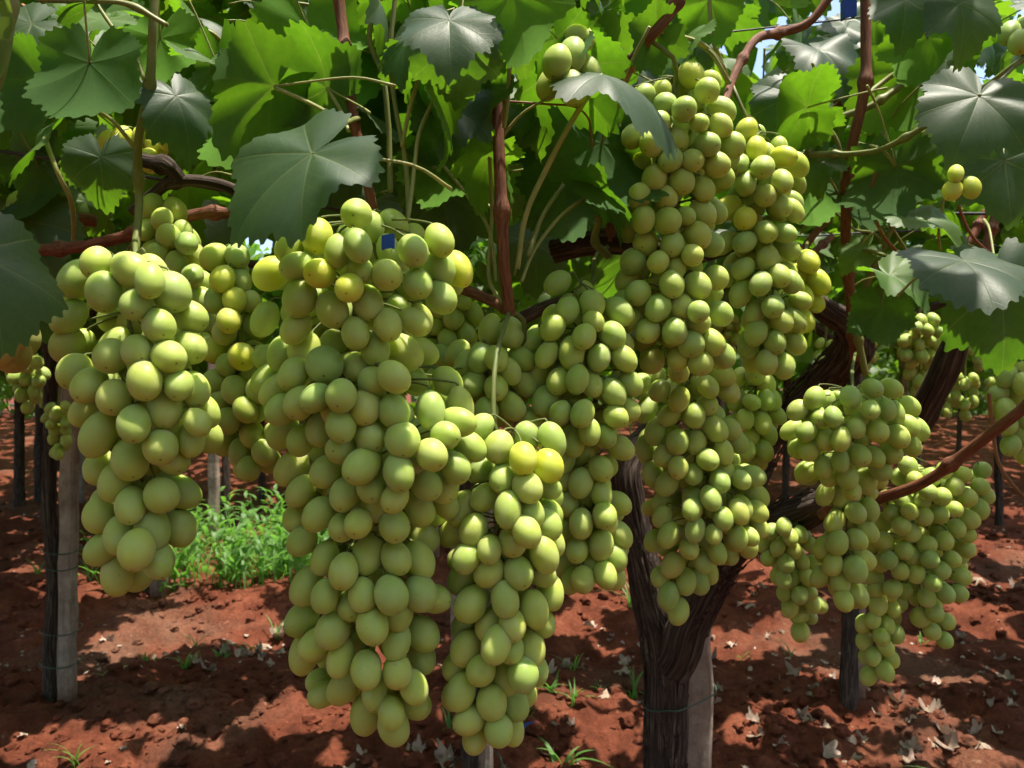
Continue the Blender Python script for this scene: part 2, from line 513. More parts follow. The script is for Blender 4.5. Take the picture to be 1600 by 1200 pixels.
def make_ground():
    nx, ny = 420, 520
    u = np.linspace(-1, 1, nx)
    xs = 4.2 * np.sinh(4.6 * u) / math.sinh(4.6) * 100 / 1.0 * 0.45
    xs = np.sign(u) * (np.abs(u) * 4.0 + 300 * np.abs(u) ** 9)
    v = np.linspace(0, 1, ny)
    ys = 1.3 + 9.0 * v ** 1.6 + 400 * v ** 14
    ys = np.concatenate([[-300, -60, -12, -3, 0, 0.6, 1.0], ys])
    ny = len(ys)
    # widen with distance
    X = np.empty((ny, nx)); Y = np.repeat(ys[:, None], nx, 1)
    for i, yy in enumerate(ys):
        X[i] = xs * max(0.6, min(3.0, abs(yy) / 3.0))
    Z = ground_h(X, Y)
    V = np.stack([X, Y, Z], -1).reshape(-1, 3)
    i, j = np.meshgrid(np.arange(ny - 1), np.arange(nx - 1), indexing='ij')
    F = np.stack([i * nx + j, i * nx + j + 1, (i + 1) * nx + j + 1, (i + 1) * nx + j], -1).reshape(-1, 4)
    o = build('ground', V, F, M_SOIL)
    tag(o, 'ridged red soil of the vineyard floor', 'ground', kind='structure')
make_ground()

def clods():
    bag = Bag()
    base = []
    import bmesh
    for q in range(6):
        bm = bmesh.new()
        bmesh.ops.create_icosphere(bm, subdivisions=2 if q < 3 else 1, radius=1)
        V = np.array([v.co[:] for v in bm.verts]); F = [[v.index for v in f.verts] for f in bm.faces]
        bm.free()
        V = V * (1 + 0.7 * vnoise(V[:, 0] * 2 + q * 9, V[:, 1] * 2, V[:, 2] * 2, q)[:, None])
        base.append((V * (1, 1, 0.7), F))
    m = 20000
    ys = 1.6 + 6.5 * rng.random(m) ** 1.5
    xs = (rng.random(m) * 2 - 1) * 0.85 * ys
    keep = rng.random(m) < 0.40 + 0.45 * np.cos(2 * math.pi * (ys - 2.85) / 1.5) + 0.9 * fbm(xs * 1.7, ys * 1.7, 2, 88)
    xs, ys = xs[keep][:9000], ys[keep][:9000]
    hs = ground_h(xs, ys)
    for x, y, h in zip(xs, ys, hs):
        s = 0.005 + 0.028 * rng.random() ** 3.6
        V, F = base[rng.integers(3)] if s > 0.016 else base[3 + rng.integers(3)]
        a = rng.random() * 6.28
        c, d = math.cos(a), math.sin(a)
        Vr = V @ np.array([[c, d, 0], [-d, c, 0], [0, 0, 1]]) * s
        bag.add(Vr + (x, y, h + s * 0.25), F)
    o = bag.build('soil_clods', M_SOIL, smooth=False)
    tag(o, 'crumbly red soil clods scattered over the ridges', 'soil', kind='stuff')
clods()

def gz(x, y): return float(ground_h(np.array([x]), np.array([y]))[0])

# ------------------------------------------------------------------ vines: trunks, arms, canes
def vine(name, label, group=None):
    return tag(empty(name), label, 'grapevine', group)

def PX(lst, d=None):
    return [P(*(p if len(p) == 3 else (*p, d))) for p in lst]

main = vine('grapevine', 'gnarled dark vine whose thick forked trunk stands right of centre in the foreground')
main.location = (0, 0, 0)
d = 1.5
tx = P(1040, 1200, d)
trunk_pts = [(tx.x, d, gz(tx.x, d) - 0.08)] + [P(1038, 1300, d), P(1040, 1120, d), P(1038, 1010, d), P(1020, 930, d), P(1000, 860, d), P(985, 790, d), P(978, 735, d), P(1005, 690, d + .03), P(1060, 640, d + .05)]
tube('trunk', trunk_pts, [.046, .040, .037, .042, .034, .027, .025, .026, .024, .018], M_BARK, main, seg=80, step=0.005, rough=0.34, freq=6.0, seed=3)
tube('arm', PX([(1052, 1040, 1.48), (1085, 960, 1.44), (1130, 880, 1.38), (1190, 825, 1.32), (1250, 793, 1.26), (1300, 785, 1.2)]), [.034, .034, .030, .026, .025, .02], M_BARK, main, seg=56, step=0.005, rough=0.42, freq=6, wob=0.012, seed=8)
tube('arm', PX([(1120, 890, 1.44), (1150, 820, 1.50), (1190, 720, 1.52), (1235, 640, 1.46), (1290, 585, 1.38), (1330, 540, 1.28), (1325, 500, 1.24), (1285, 470, 1.22), (1235, 450, 1.22)]), [.018, .020, .021, .022, .025, .026, .020, .016, .012], M_BARK, main, seg=44, step=0.006, rough=0.44, freq=5, wob=0.014, seed=12)
tube('arm', PX([(1418, 700, 1.52), (1445, 640, 1.46), (1480, 570, 1.4), (1505, 500, 1.36)]), [.018, .023, .022, .014], M_BARK, main, seg=36, step=0.007, rough=0.3, freq=4, seed=15)
tube('arm', PX([(865, 392, .92), (925, 378, .90), (990, 382, .88), (1060, 400, .9)]), [.014, .015, .013, .012], M_BARK, main, seg=28, step=0.006, rough=0.3, freq=3, seed=19)

def shaggy(parent, pts, rad, n, seed, lmax=.16):
    """loose strips of old bark lifting off the trunk"""
    rg = np.random.default_rng(seed)
    c, r = catmull([tuple(p) for p in pts], list(rad), .01)
    t = np.gradient(c, axis=0); t /= np.linalg.norm(t, axis=1)[:, None]
    bag = Bag()
    for q in range(n):
        k = max(4, int(rg.uniform(.3, 1) * lmax / .01))
        if len(c) - k - 2 < 2: continue
        i0 = int(rg.integers(1, len(c) - k - 1)); a0 = rg.uniform(0, 6.28); w = rg.uniform(.0012, .0042)
        V, U = [], []
        tw = rg.normal(0, .5)
        for j in range(0, k + 1, 2):
            i = i0 + j; f = j / k
            u = np.cross(t[i], (0, 1, 0)); u /= np.linalg.norm(u); v = np.cross(t[i], u)
            a = a0 + tw * f
            lift = r[i] * (1.02 + rg.normal(0, .02)) + (.010 * max(0, f - .65) ** 1.2 + .006 * max(0, .2 - f)) * rg.uniform(.2, 1.6)
            o_ = u * math.cos(a) + v * math.sin(a); s_ = -u * math.sin(a) + v * math.cos(a)
            ww = w * (1 - .7 * abs(2 * f - 1) ** 3)
            for sg, h in ((-1, 0), (0, .0022), (1, 0)):
                V.append(c[i] + o_ * (lift + h) + s_ * ww * sg)
                U.append((math.cos(a) * .05 + q * .37, math.sin(a) * .05 + sg * ww, i * .01))
        m = len(V) // 3
        F = []
        for j in range(m - 1):
            b = j * 3
            F += [[b, b + 1, b + 4, b + 3], [b + 1, b + 2, b + 5, b + 4]]
        bag.add(np.array(V), F, np.array(U))
    o = bag.build('bark_strips', M_BARK, parent)
    o['kind'] = 'stuff'

shaggy(main, trunk_pts, [.046, .040, .037, .042, .034, .027, .025, .026, .024, .018], 420, 5)
shaggy(main, PX([(1052, 1040, 1.48), (1085, 960, 1.44), (1130, 880, 1.38), (1190, 825, 1.32), (1250, 793, 1.26), (1300, 785, 1.2)]), [.034, .034, .030, .026, .025, .02], 180, 6, .10)
shaggy(main, PX([(1120, 890, 1.44), (1150, 820, 1.50), (1190, 720, 1.52), (1235, 640, 1.46), (1290, 585, 1.38), (1330, 540, 1.28), (1325, 500, 1.24)]), [.022, .024, .025, .025, .027, .027, .021], 180, 7, .10)

def cane(pts, wpx, parent, mat=None, seed=0, nodes=0.35, taper=None, name='cane', gap=0.085):
    """pts (px, py, d); wpx width in photo pixels"""
    W = PX(pts)
    rad = [0.5 * wpx * p[2] / FPX for p in pts]
    if taper: rad = [r * (1 + (taper - 1) * i / (len(rad) - 1)) for i, r in enumerate(rad)]
    return tube(name, W, rad, mat or M_CANE, parent, seg=14, step=0.003, nodes=nodes * 1.5, node_gap=gap, seed=seed, wob=0.004, rough=0.20, freq=2)

left = vine('grapevine', 'foreground vine at the left edge with reddish canes above the near bunches')
tube('trunk', [(-1.05, .88, gz(-1.05, .88) - .05), (-1.03, .88, .5), (-1.06, .87, 1.0), (-1.0, .85, 1.32), (-.85, .82, 1.37)], [.05, .045, .04, .032, .02], M_BARK, left, seg=40, step=0.01, rough=0.32, freq=4, seed=23)
cane([(-480, 330, .83), (-120, 395, .8), (80, 390, .78), (180, 371, .77), (262, 346, .76), (340, 330, .76), (470, 350, .76), (600, 405, .74), (700, 440, .72), (790, 480, .66)], 18, left, seed=1, taper=0.85)
cane([(525, -40, .60), (533, 40, .60), (545, 150, .59), (563, 240, .59), (580, 310, .60), (592, 372, .62)], 19, left, seed=2, taper=0.75)
cane([(770, 90, .62), (778, 180, .62), (786, 300, .62), (790, 400, .63), (796, 490, .65)], 19, left, seed=4, gap=0.12)
cane([(208, 330, .74), (240, 305, .73), (272, 288, .72), (340, 292, .73), (420, 320, .75)], 17, left, mat=M_BARK, seed=5)
cane([(225, 250, .72), (262, 258, .71), (285, 285, .72)], 22, left, mat=M_BARK, seed=6)
cane([(243, -30, .58), (240, 60, .58), (232, 140, .59), (214, 220, .62), (212, 300, .64), (211, 392, .62)], 12, left, mat=M_SHOOT, seed=7)
cane([(22, -30, .42), (14, 40, .42), (2, 110, .42), (-30, 200, .43)], 15, left, mat=M_SHOOT, seed=9)
cane([(60, 0, .55), (140, 2, .55), (200, 8, .56), (262, 40, .57)], 8, left, mat=M_SHOOT, seed=10)
cane([(-100, 345, .95), (0, 342, .95), (60, 338, .95), (150, 345, .97)], 18, left, seed=11)
cane([(1352, -40, .98), (1350, 60, .98), (1347, 140, .98), (1330, 240, 1.0), (1322, 340, 1.04), (1324, 430, 1.1), (1336, 560, 1.22)], 15, main, seed=12, gap=0.13)
cane([(1620, -60, .9), (1475, 46, 1.0), (1400, 96, 1.05), (1310, 168, 1.12), (1240, 232, 1.2), (1170, 320, 1.25)], 16, main, seed=13, gap=0.15)
cane([(1075, -40, .70), (1050, 10, .70), (1012, 56, .70), (985, 95, .74), (958, 160, .80), (950, 240, .84), (955, 380, .88)], 17, main, seed=14)
cane([(1300, -10, .9), (1268, 32, .9), (1225, 48, .9), (1185, 60, .88), (1160, 95, .86), (1143, 130, .84), (1130, 165, .82)], 13, main, seed=15)
cane([(1700, 560, .82), (1600, 638, .86), (1530, 692, .90), (1450, 748, .95), (1370, 776, 1.02), (1285, 803, 1.18)], 15, main, seed=16, gap=0.12, taper=1.1)
cane([(1515, 500, 1.36), (1512, 470, 1.33), (1520, 440, 1.3), (1560, 330, 1.3)], 14, main, seed=17)
cane([(1640, 70, .82), (1585, 98, .84), (1500, 158, .88), (1400, 222, .93), (1345, 238, .96), (1265, 242, 1.0)], 9, main, mat=M_SHOOT, seed=18, nodes=0.5)
cane([(1262, 240, 1.0), (1300, 195, 1.02), (1360, 165, 1.0), (1440, 100, 1.0)], 10, main, mat=M_SHOOT, seed=19)
cane([(1240, 410, 1.3), (1290, 350, 1.3), (1330, 310, 1.35), (1420, 240, 1.4)], 11, main, seed=20)
cane([(1220, 440, 1.3), (1262, 400, 1.35), (1300, 370, 1.4)], 10, main, seed=21)
cane([(1540, 330, 1.5), (1500, 400, 1.5), (1440, 470, 1.6)], 12, main, seed=22)
cane([(1352, 585, 1.15), (1340, 500, 1.12), (1362, 420, 1.05), (1400, 350, 1.02), (1450, 300, 1.0)], 10, main, mat=M_SHOOT, seed=24)
cane([(1545, 615, .98), (1548, 660, .98), (1556, 720, .97), (1580, 760, .96), (1625, 800, .95)], 5, main, mat=M_TENDRIL, seed=25, nodes=0.1, name='tendril')
cane([(785, 158, .62), (850, 160, .62), (895, 162, .63), (920, 185, .64), (925, 230, .64)], 3.2, left, mat=M_TENDRIL, seed=26, nodes=0, name='tendril')
cane([(950, 400, .78), (930, 372, .74), (935, 345, .72), (930, 340, .72)], 11, main, mat=M_SHOOT, seed=27, nodes=0.2, name='spur')

# other vines: trunk + stake each
def stake(px, base_py, top_py, wpx, label, lean=0.0, d=None, tie_py=()):
    d = d or CAM_H * FPX / (base_py - 600)
    b = P(px, base_py, d)
    w = wpx * d / FPX / 2
    zt = CAM_H - (top_py - 600) / FPX * d
    zb = gz(b.x, d) - 0.06
    bag = Bag()
    n = 14
    V = []
    for i in range(n + 1):
        t = i / n; z = zb + (zt - zb) * t
        ox = b.x + lean * (z - zb) + 0.003 * math.sin(i * 1.9)
        ww = w * (1 + 0.04 * math.sin(i * 2.7 + px))
        c = ww * 0.72
        ring = [(-ww, -c), (-c, -ww), (c, -ww), (ww, -c), (ww, c), (c, ww), (-c, ww), (-ww, c)]
        V += [(ox + q[0], d + q[1], z) for q in ring]
    F = [[i * 8 + j, i * 8 + (j + 1) % 8, (i + 1) * 8 + (j + 1) % 8, (i + 1) * 8 + j] for i in range(n) for j in range(8)]
    F.append([n * 8 + j for j in range(8)])
    root = empty('vine_stake', (b.x, d, zb))
    o = build('post', np.array(V) - np.array([b.x, d, zb]), F, M_STAKE, root, smooth=False)
    tag(root, label, 'stake', 'stakes beside the vine trunks')
    return root, b, d, w

def tie(root, cx, cy, z, rx, ry, mat=M_TIE, r=0.0022):
    ox, oy, oz = root.location
    pts = [(cx + rx * math.cos(a) - ox, cy + ry * math.sin(a) - oy, z + 0.006 * math.sin(a * 2) - oz) for a in np.linspace(0, 2 * math.pi, 15)]
    tube('tie_wire', pts, r, mat, root, seg=6, step=0.02)

def far_vine(px, base_py, wpx, top_py, label, seed, lean=0.0, d=None):
    d = d or CAM_H * FPX / (base_py - 600)
    b = P(px, base_py, d)
    z0 = gz(b.x, d) - .06
    zt = CAM_H - (top_py - 600) / FPX * d
    v = vine('grapevine', label, 'vines standing further back')
    v.location = (b.x, d, z0)
    r = wpx * d / FPX / 2
    H = zt - z0
    rg = random.Random(seed)
    pts = [(0, 0, 0)] + [(lean * H * t + rg.uniform(-.012, .012), rg.uniform(-.01, .01), H * t) for t in (.15, .35, .6, .85, 1)]
    tube('trunk', pts, [r * 1.15, r, r * .95, r * .9, r, r * .8], M_BARK, v, seg=28, step=0.012, rough=0.34, freq=4, seed=seed)
    for s in (-1, 1):
        ap = [(lean * H, 0, H - .02), (lean * H + s * .15, rg.uniform(-.1, .1), H + .12), (lean * H + s * .4, rg.uniform(-.25, .2), H + .22), (lean * H + s * .75, rg.uniform(-.35, .3), H + .30)]
        tube('arm', ap, [r * .7, r * .6, r * .45, r * .3], M_BARK, v, seg=14, step=0.02, rough=0.25, freq=3, seed=seed + s)
    return v

s0, b0, d0_, w0 = stake(1086, 1640, 700, 46, 'pale square stake tied behind the thick forked trunk', d=1.6)
zt_ = CAM_H - (1098 - 600) / FPX * 1.5
ring = [(.300 + .046 * math.cos(R(a)), 1.5 + .046 * math.sin(R(a)), zt_ + .004 * math.sin(R(3 * a))) for a in range(110, 291, 20)] + [(.36, 1.50, zt_ - .002), (.415, 1.560, zt_ - .004), (.418, 1.60, zt_), (.412, 1.638, zt_), (.36, 1.640, zt_ + .003), (.300 + .046 * math.cos(R(110)), 1.5 + .046 * math.sin(R(110)), zt_)]
tube('tie_wire', [tuple(Vector(q) - s0.location) for q in ring], .0018, M_TIE, s0, seg=6, step=.02)
s1, b1, d1, w1 = stake(104, 1092, 560, 22, 'pale square stake beside the dark trunk at the left edge', lean=0.012)
far_vine(86, 1088, 20, 545, 'dark slender trunk against a pale stake at the left edge', 31, lean=-0.01, d=d1 + 0.03)
for pyy in (860, 885, 985, 1035): tie(s1, P(92, pyy, d1).x, d1 + .015, P(92, pyy, d1).z, .07, .075)
s2, b2, d2, w2 = stake(250, 930, 540, 24, 'weathered stake left of the green weed patch, behind the left bunch')
far_vine(238, 925, 20, 540, 'thin dark trunk beside the stake left of the weed patch', 32, d=d2 + .04)
s3, _, d3, _ = stake(334, 850, 545, 15, 'narrow grey stake rising behind the green weed patch')
far_vine(352, 845, 12, 540, 'far thin trunk behind the green weed patch', 33, d=d3 + .15)
s4, b4, d4, w4 = stake(1340, 1100, 620, 18, 'short stake hidden behind the thin trunk right of centre')
far_vine(1325, 1112, 24, 560, 'thin shaggy trunk standing right of the forked vine', 34, lean=0.02)
s5, b5, d5, w5 = stake(756, 1290, 560, 30, 'stake half hidden under the bunch left of the forked vine', d=2.25)
far_vine(738, 1300, 34, 560, 'trunk showing just below the central bunches at the bottom edge', 35, d=2.2)
tie(s5, P(747, 1195, 2.22).x, 2.22, P(747, 1195, 2.22).z, .07, .09)
s6, _, d6, _ = stake(712, 960, 600, 14, 'slim pale stake glimpsed between the two central bunches', d=3.6)
far_vine(1124, 936, 20, 560, 'small dark trunk far behind the fork of the main vine', 36)
stake(680, 875, 560, 12, 'distant stake beside the central bunches', d=5.4)
stake(1412, 740, 560, 10, 'far pale stake at the right, above the crossing cane', d=8.5)
far_vine(1432, 735, 12, 560, 'far trunk at the right, above the crossing cane', 37, d=8.6)
far_vine(30, 800, 14, 560, 'far dark trunk at the far left behind the small hanging bunches', 38)
far_vine(64, 790, 16, 560, 'second far dark trunk at the far left', 39)
stake(128, 760, 560, 8, 'far narrow stake deep in the left shade', d=8)
FARLAB = ['vine trunk just outside the left edge', 'distant trunk behind the slim yellow bunch', 'distant trunk behind the longest bunch', 'distant trunk behind the narrow central bunch',
          'distant trunk left of the forked vine head', 'distant trunk behind the rising arm of the forked vine', 'distant trunk near the right edge behind the crossing cane', 'farthest trunk seen left of the right edge bunch',
          'distant trunk just outside the right edge', 'distant trunk behind the far left bunch', 'farthest trunk in the shade at far left', 'farthest trunk behind the broad shouldered bunch']
for i, (px_, d_) in enumerate(((-150, 5.2), (410, 7.5), (560, 8.5), (760, 7.8), (930, 8.2), (1230, 7.2), (1560, 6.8), (1500, 10.5), (1640, 9), (200, 9.5), (90, 10.5), (1330, 11))):
    far_vine(px_, 0, 9 * (8 / d_) , 560, FARLAB[i], 50 + i, d=d_)

# trellis wires
def wire(name, pts, wpx, label, mat=M_WIRE):
    W = PX(pts)
    o = tube(name, W, [0.5 * wpx * p[2] / FPX for p in pts], mat, None, seg=6, step=0.05)
    tag(o, label, 'wire', 'trellis wires')
wire('trellis_wire', [(-500, 175, .80), (0, 236, .82), (120, 256, .82), (260, 282, .82), (600, 340, .84)], 5.5, 'black trellis wire crossing behind the left green shoot')
wire('trellis_wire', [(900, 84, 1.0), (1080, 57, 1.0), (1370, 24, 1.02), (1700, -20, 1.05)], 3, 'thin wire near the top, behind the blue clip at right')
wire('trellis_wire', [(1080, 325, 1.5), (1250, 331, 1.45), (1600, 334, 1.4), (1800, 330, 1.4)], 5, 'dark level wire behind the right-hand leaves')
wire('trellis_wire', [(1240, 370, 1.7), (1480, 365, 1.6), (1700, 440, 1.5)], 3, 'thin sagging wire below the level wire at right')

# ------------------------------------------------------------------ leaves
LEAFMESH = {}
CALM = (1, 2, 5, 7, 21, 23)      # big leaves that lie nearly flat
def leaf_mesh(mat, var, lo=False):
    key = (mat.name, var, lo)
    if key not in LEAFMESH:
        rg = np.random.default_rng(100 + var)
        V, F, U = leaf_geo(152 if not lo else 57, 7 if not lo else 3, 100 + var, cup=rg.uniform(-.15, .45), fold=rg.uniform(-.1, .42), wave=rg.uniform(.10, .30), droop=rg.uniform(-.1, .55), deep=rg.uniform(.16, .30), sinus=rg.uniform(.1, .3))
        if var in CALM and not lo: V, F, U = leaf_geo(152, 8, 100 + var, cup=.14, fold=.06, wave=.13, droop=.12, deep=.17, sinus=.16)
        LEAFMESH[key] = build('leaf_blade', V, F, mat, 'mesh', uv=U)
    return LEAFMESH[key]

PETM = {}
def petiole_mesh(var):
    if var not in PETM:
        rg = random.Random(var)
        a, b = rg.uniform(-.25, .25), rg.uniform(.1, .5)
        V, F, _ = tube_geo([(0, 0, 0), (a * .3, -.25, -.08 - b * .2), (a, -.75, -.35 - b * .4), (a * 1.5, -1.0, -.5 - b)], [.016, .014, .015, .020], seg=6, step=0.12)
        PETM[var] = build('petiole', V, F, M_PET, 'mesh')
    return PETM[var]

VINE_LEAVES = {}
SUNLIT = []     # (point, radius) wanted in the sun
def add_leaf(parent, pos, tip, nrm, L, mat, var, pet=True, lo=False, mesh=None):
    o = bpy.data.objects.new('leaf', mesh or leaf_mesh(mat, var, lo))
    M = frame(tip, nrm).to_4x4()
    o.matrix_world = Matrix.Translation(pos) @ M @ Matrix.Diagonal((L, L, L, 1))
    link(o, parent)
    if parent.location.length > 0: o.matrix_parent_inverse = Matrix.Translation(-parent.location)
    if pet:
        q = bpy.data.objects.new('petiole', petiole_mesh(var % 7))
        link(q, o)
    return o

# hero leaves: junction px, py, distance, tip direction (right, up, towards camera), upper-face normal, length px, material, variant
T, G, Y_, O = 'T', M_LEAF, M_LEAF_Y, M_LEAF_D
HERO = [
    (488, 240, .46, (-.78, -.58, .20), (-.22, .58, .78), 168, G, 1, left),      # big grey leaf over the central bunch
    (702, 32, .47, (.05, -.75, .55), (0, .62, .80), 92, G, 2, left),            # top grey leaf
    (800, -10, .54, (.30, -.95, .0), (.25, .35, -.9), 128, Y_, 3, left),
    (715, 62, .53, (.0, -.95, -.25), (.1, -.35, .95), 92, G, 4, left),
    (140, 98, .50, (-.10, -.95, .15), (.1, .45, -.9), 112, G, 5, left),
    (10, 60, .36, (.25, -.9, .1), (.4, .5, -.75), 130, O, 6, left),
    (-40, 395, .42, (.46, -.90, .06), (.80, .30, .42), 155, G, 7, left),
    (158, 246, .66, (.0, -1, .05), (.2, .2, .95), 70, G, 8, left),
    (428, 135, .55, (-.70, -.70, .1), (-.75, .45, -.42), 125, G, 9, left),
    (512, 138, .58, (-.75, .45, .0), (.3, .3, -.9), 100, G, 10, left),
    (395, 190, .62, (-.45, -.8, .1), (.3, .3, -.85), 95, Y_, 11, left),
    (330, 95, .66, (.3, -.35, .6), (0, .85, .5), 75, Y_, 12, left),
    (160, 30, .62, (-.2, -.4, .6), (.1, .85, .5), 70, Y_, 13, left),
    (275, 150, .6, (.45, -.85, .1), (.6, .3, .7), 85, G, 14, left),
    (480, 40, .66, (.1, -.75, .1), (0, .4, -.9), 110, Y_, 15, left),
    (705, 172, .60, (.05, -.80, .45), (.1, .75, .6), 80, G, 16, left),
    (750, 130, .62, (.25, -.9, .05), (.5, .2, -.8), 90, G, 17, left),
    (880, 290, .78, (.15, -.95, .0), (.1, .35, -.95), 95, G, 18, left),
    (940, 225, .70, (-.1, -.98, .1), (-.25, .1, -.95), 125, G, 19, main),
    (942, 116, .60, (.93, -.25, .15), (.1, .75, .35), 135, G, 20, main),
    (1508, 408, .60, (-.1, -.45, .80), (.0, .80, .62), 120, G, 21, main),
    (1560, 440, .61, (.1, -.95, .15), (-.3, .35, .85), 130, G, 22, main),
    (1530, 150, .75, (-.45, -.75, .35), (-.1, .6, .8), 110, G, 23, main),
    (1280, 78, 1.1, (.3, -.45, .5), (0, .8, .6), 80, G, 24, main),
    (1262, 168, .95, (-.92, -.35, .1), (-.2, .6, -.75), 88, Y_, 25, main),
    (1420, 110, 1.0, (.2, -.8, .0), (.1, .3, -.95), 105, Y_, 26, main),
    (1415, 0, .72, (-.2, -.85, .4), (-.1, .5, .85), 75, G, 27, main),
    (1500, 5, .70, (.1, -.85, .3), (.1, .5, .85), 82, G, 28, main),
    (1400, 260, .95, (-.02, -.98, .0), (.55, .15, -.8), 95, G, 29, main),
    (1345, 270, 1.05, (.05, -.98, .0), (-.2, .2, -.95), 95, G, 30, main),
    (1430, 340, .92, (.55, -.25, .45), (-.1, .9, .4), 70, Y_, 31, main),
    (1390, 430, .85, (.3, -.3, .55), (-.1, .85, .5), 70, Y_, 32, main),
    (1190, -25, .62, (-.1, -.75, .3), (0, .45, -.9), 90, Y_, 33, main),
    (1575, 485, .72, (.0, -.97, .0), (.3, .2, -.9), 78, G, 34, main),
    (1378, 478, 1.0, (.05, -.95, .0), (.4, .2, -.85), 60, G, 35, main),
    (1570, 250, .85, (.05, -.95, .1), (-.3, .4, .85), 100, G, 36, main),
    (1240, 150, 1.0, (-.3, -.8, .2), (0, .5, .8), 85, G, 37, main),
    (870, 60, .62, (.35, -.9, .0), (.6, .1, -.75), 75, G, 38, main),
    (640, 60, .56, (-.25, -.9, .1), (-.7, .2, .6), 75, G, 39, left),
    (610, 180, .72, (-.1, -.9, .0), (.2, .2, -.95), 120, G, 40, left),
    (850, 150, .85, (-.1, -.9, .0), (.1, .3, -.95), 120, G, 41, left),
    (690, 300, .80, (.2, -.9, .0), (.1, .3, .95), 100, G, 42, left),
    (560, 60, .70, (.1, -.9, .0), (.1, .3, -.95), 110, Y_, 43, left),
    (60, 470, .60, (.0, -.95, .1), (.3, .3, .9), 60, G, 44, left),
    (1450, 60, .95, (.4, -.7, .1), (.1, .4, -.9), 95, Y_, 45, main),
    (1190, 200, 1.1, (-.1, -.9, .1), (.1, .4, -.9), 90, Y_, 46, main),
    (1260, 280, 1.2, (.1, -.9, .1), (.3, .3, -.9), 90, Y_, 47, main),
    (60, 260, .85, (.2, -.9, .1), (.2, .4, -.9), 100, G, 48, left),
    (250, 60, .75, (-.1, -.9, .1), (.2, .3, -.9), 95, Y_, 49, left),
]
KEEP = set()
for (px, py, d, tip, nrm, lpx, mt, var, par) in HERO:
    conv = lambda v: Vector((v[0], -v[2], v[1]))
    KEEP.add(add_leaf(par, P(px, py, d), conv(tip), conv(nrm), lpx * d / FPX * 1.06, mt, var).name)

# stalks of leaves and shoots drawn between known points (leaf stalks of the two foreground vines)
STALKS = [
    (left, [(618, -10, .58), (605, 90, .58), (612, 170, .58), (625, 240, .58), (636, 345, .58), (628, 395, .58)], 7),
    (left, [(662, 95, .57), (645, 150, .57), (628, 230, .58)], 6),
    (left, [(680, 150, .58), (650, 220, .57), (637, 345, .56)], 6),
    (left, [(590, 0, .6), (575, 60, .6), (593, 120, .6), (600, 200, .6), (610, 300, .6)], 8),
    (left, [(430, 137, .55), (480, 158, .55), (520, 180, .54)], 6),
    (left, [(512, 138, .58), (530, 172, .57), (545, 205, .56)], 6),
    (left, [(491, 238, .466), (520, 206, .50), (552, 192, .55), (560, 185, .585)], 8),
    (left, [(60, 120, .52), (110, 145, .52), (165, 190, .54), (210, 230, .6)], 6),
    (left, [(140, 98, .50), (170, 85, .52), (195, 105, .55), (220, 130, .58)], 6),
    (left, [(150, 5, .57), (185, 60, .57), (210, 85, .58), (225, 125, .58)], 6),
    (left, [(70, 215, .6), (95, 280, .6), (112, 320, .62), (115, 375, .7)], 7),
    (main, [(940, 118, .60), (905, 175, .6), (855, 265, .61), (820, 340, .62), (808, 420, .63)], 8),
    (left, [(880, 290, .70), (850, 330, .66), (825, 400, .64)], 7),
    (left, [(920, 305, .70), (875, 340, .67), (835, 390, .65), (815, 440, .64)], 5),
    (left, [(690, 255, .66), (730, 300, .65), (760, 350, .64), (775, 440, .65)], 5),
    (left, [(676, 260, .66), (720, 290, .66), (760, 320, .65), (778, 335, .64)], 5),
    (left, [(765, 245, .63), (768, 330, .64), (762, 430, .65), (785, 475, .65)], 6),
    (left, [(800, 30, .58), (795, 120, .60), (788, 200, .61)], 7),
    (main, [(1078, 60, .75), (1110, 85, .75), (1130, 120, .76), (1140, 128, .8)], 7),
    (main, [(1030, 50, .7), (1090, 65, .74), (1125, 105, .78), (1137, 130, .82)], 6),
    (main, [(1108, 0, .8), (1115, 50, .8), (1130, 100, .82), (1138, 128, .83)], 6),
    (main, [(1530, 150, .75), (1560, 130, .78), (1600, 90, .8)], 5),
    (main, [(1280, 180, 1.0), (1310, 225, 1.0), (1318, 290, 1.02), (1322, 300, 1.03)], 6),
    (main, [(1400, 260, .95), (1375, 230, .95), (1345, 225, .98)], 5),
    (main, [(1350, 390, 1.0), (1400, 402, .95), (1440, 402, .92)], 6),
    (main, [(1490, 60, .95), (1440, 95, .97), (1395, 120, 1.0), (1352, 150, 1.0)], 8),
    (main, [(1280, 250, 1.0), (1330, 340, 1.05), (1328, 300, 1.02)], 4),
    (main, [(1478, 95, .9), (1488, 150, .9), (1510, 180, .9)], 4),
]
for i, (par, pts, w) in enumerate(STALKS):
    cane(pts, w, par, mat=M_PET if i % 3 else M_SHOOT, seed=60 + i, nodes=0.0, name='leaf_stalk')
    x0, y0, d0 = pts[0]
    if min(math.hypot(x0 - h[0], y0 - h[1]) for h in HERO) > 14 and y0 > -5:
        dx, dy = x0 - pts[1][0], y0 - pts[1][1]
        k_ = math.hypot(dx, dy)
        KEEP.add(add_leaf(par, P(x0, y0, d0), Vector((dx / k_ * .8 + rng.normal() * .2, .3 * rng.random(), -dy / k_ * .3 - .7)), Vector((rng.normal() * .4, .5 * rng.normal(), .7)), rng.uniform(.036, .055), M_LEAF if i % 2 else M_LEAF_Y, 3 + i, pet=False).name)

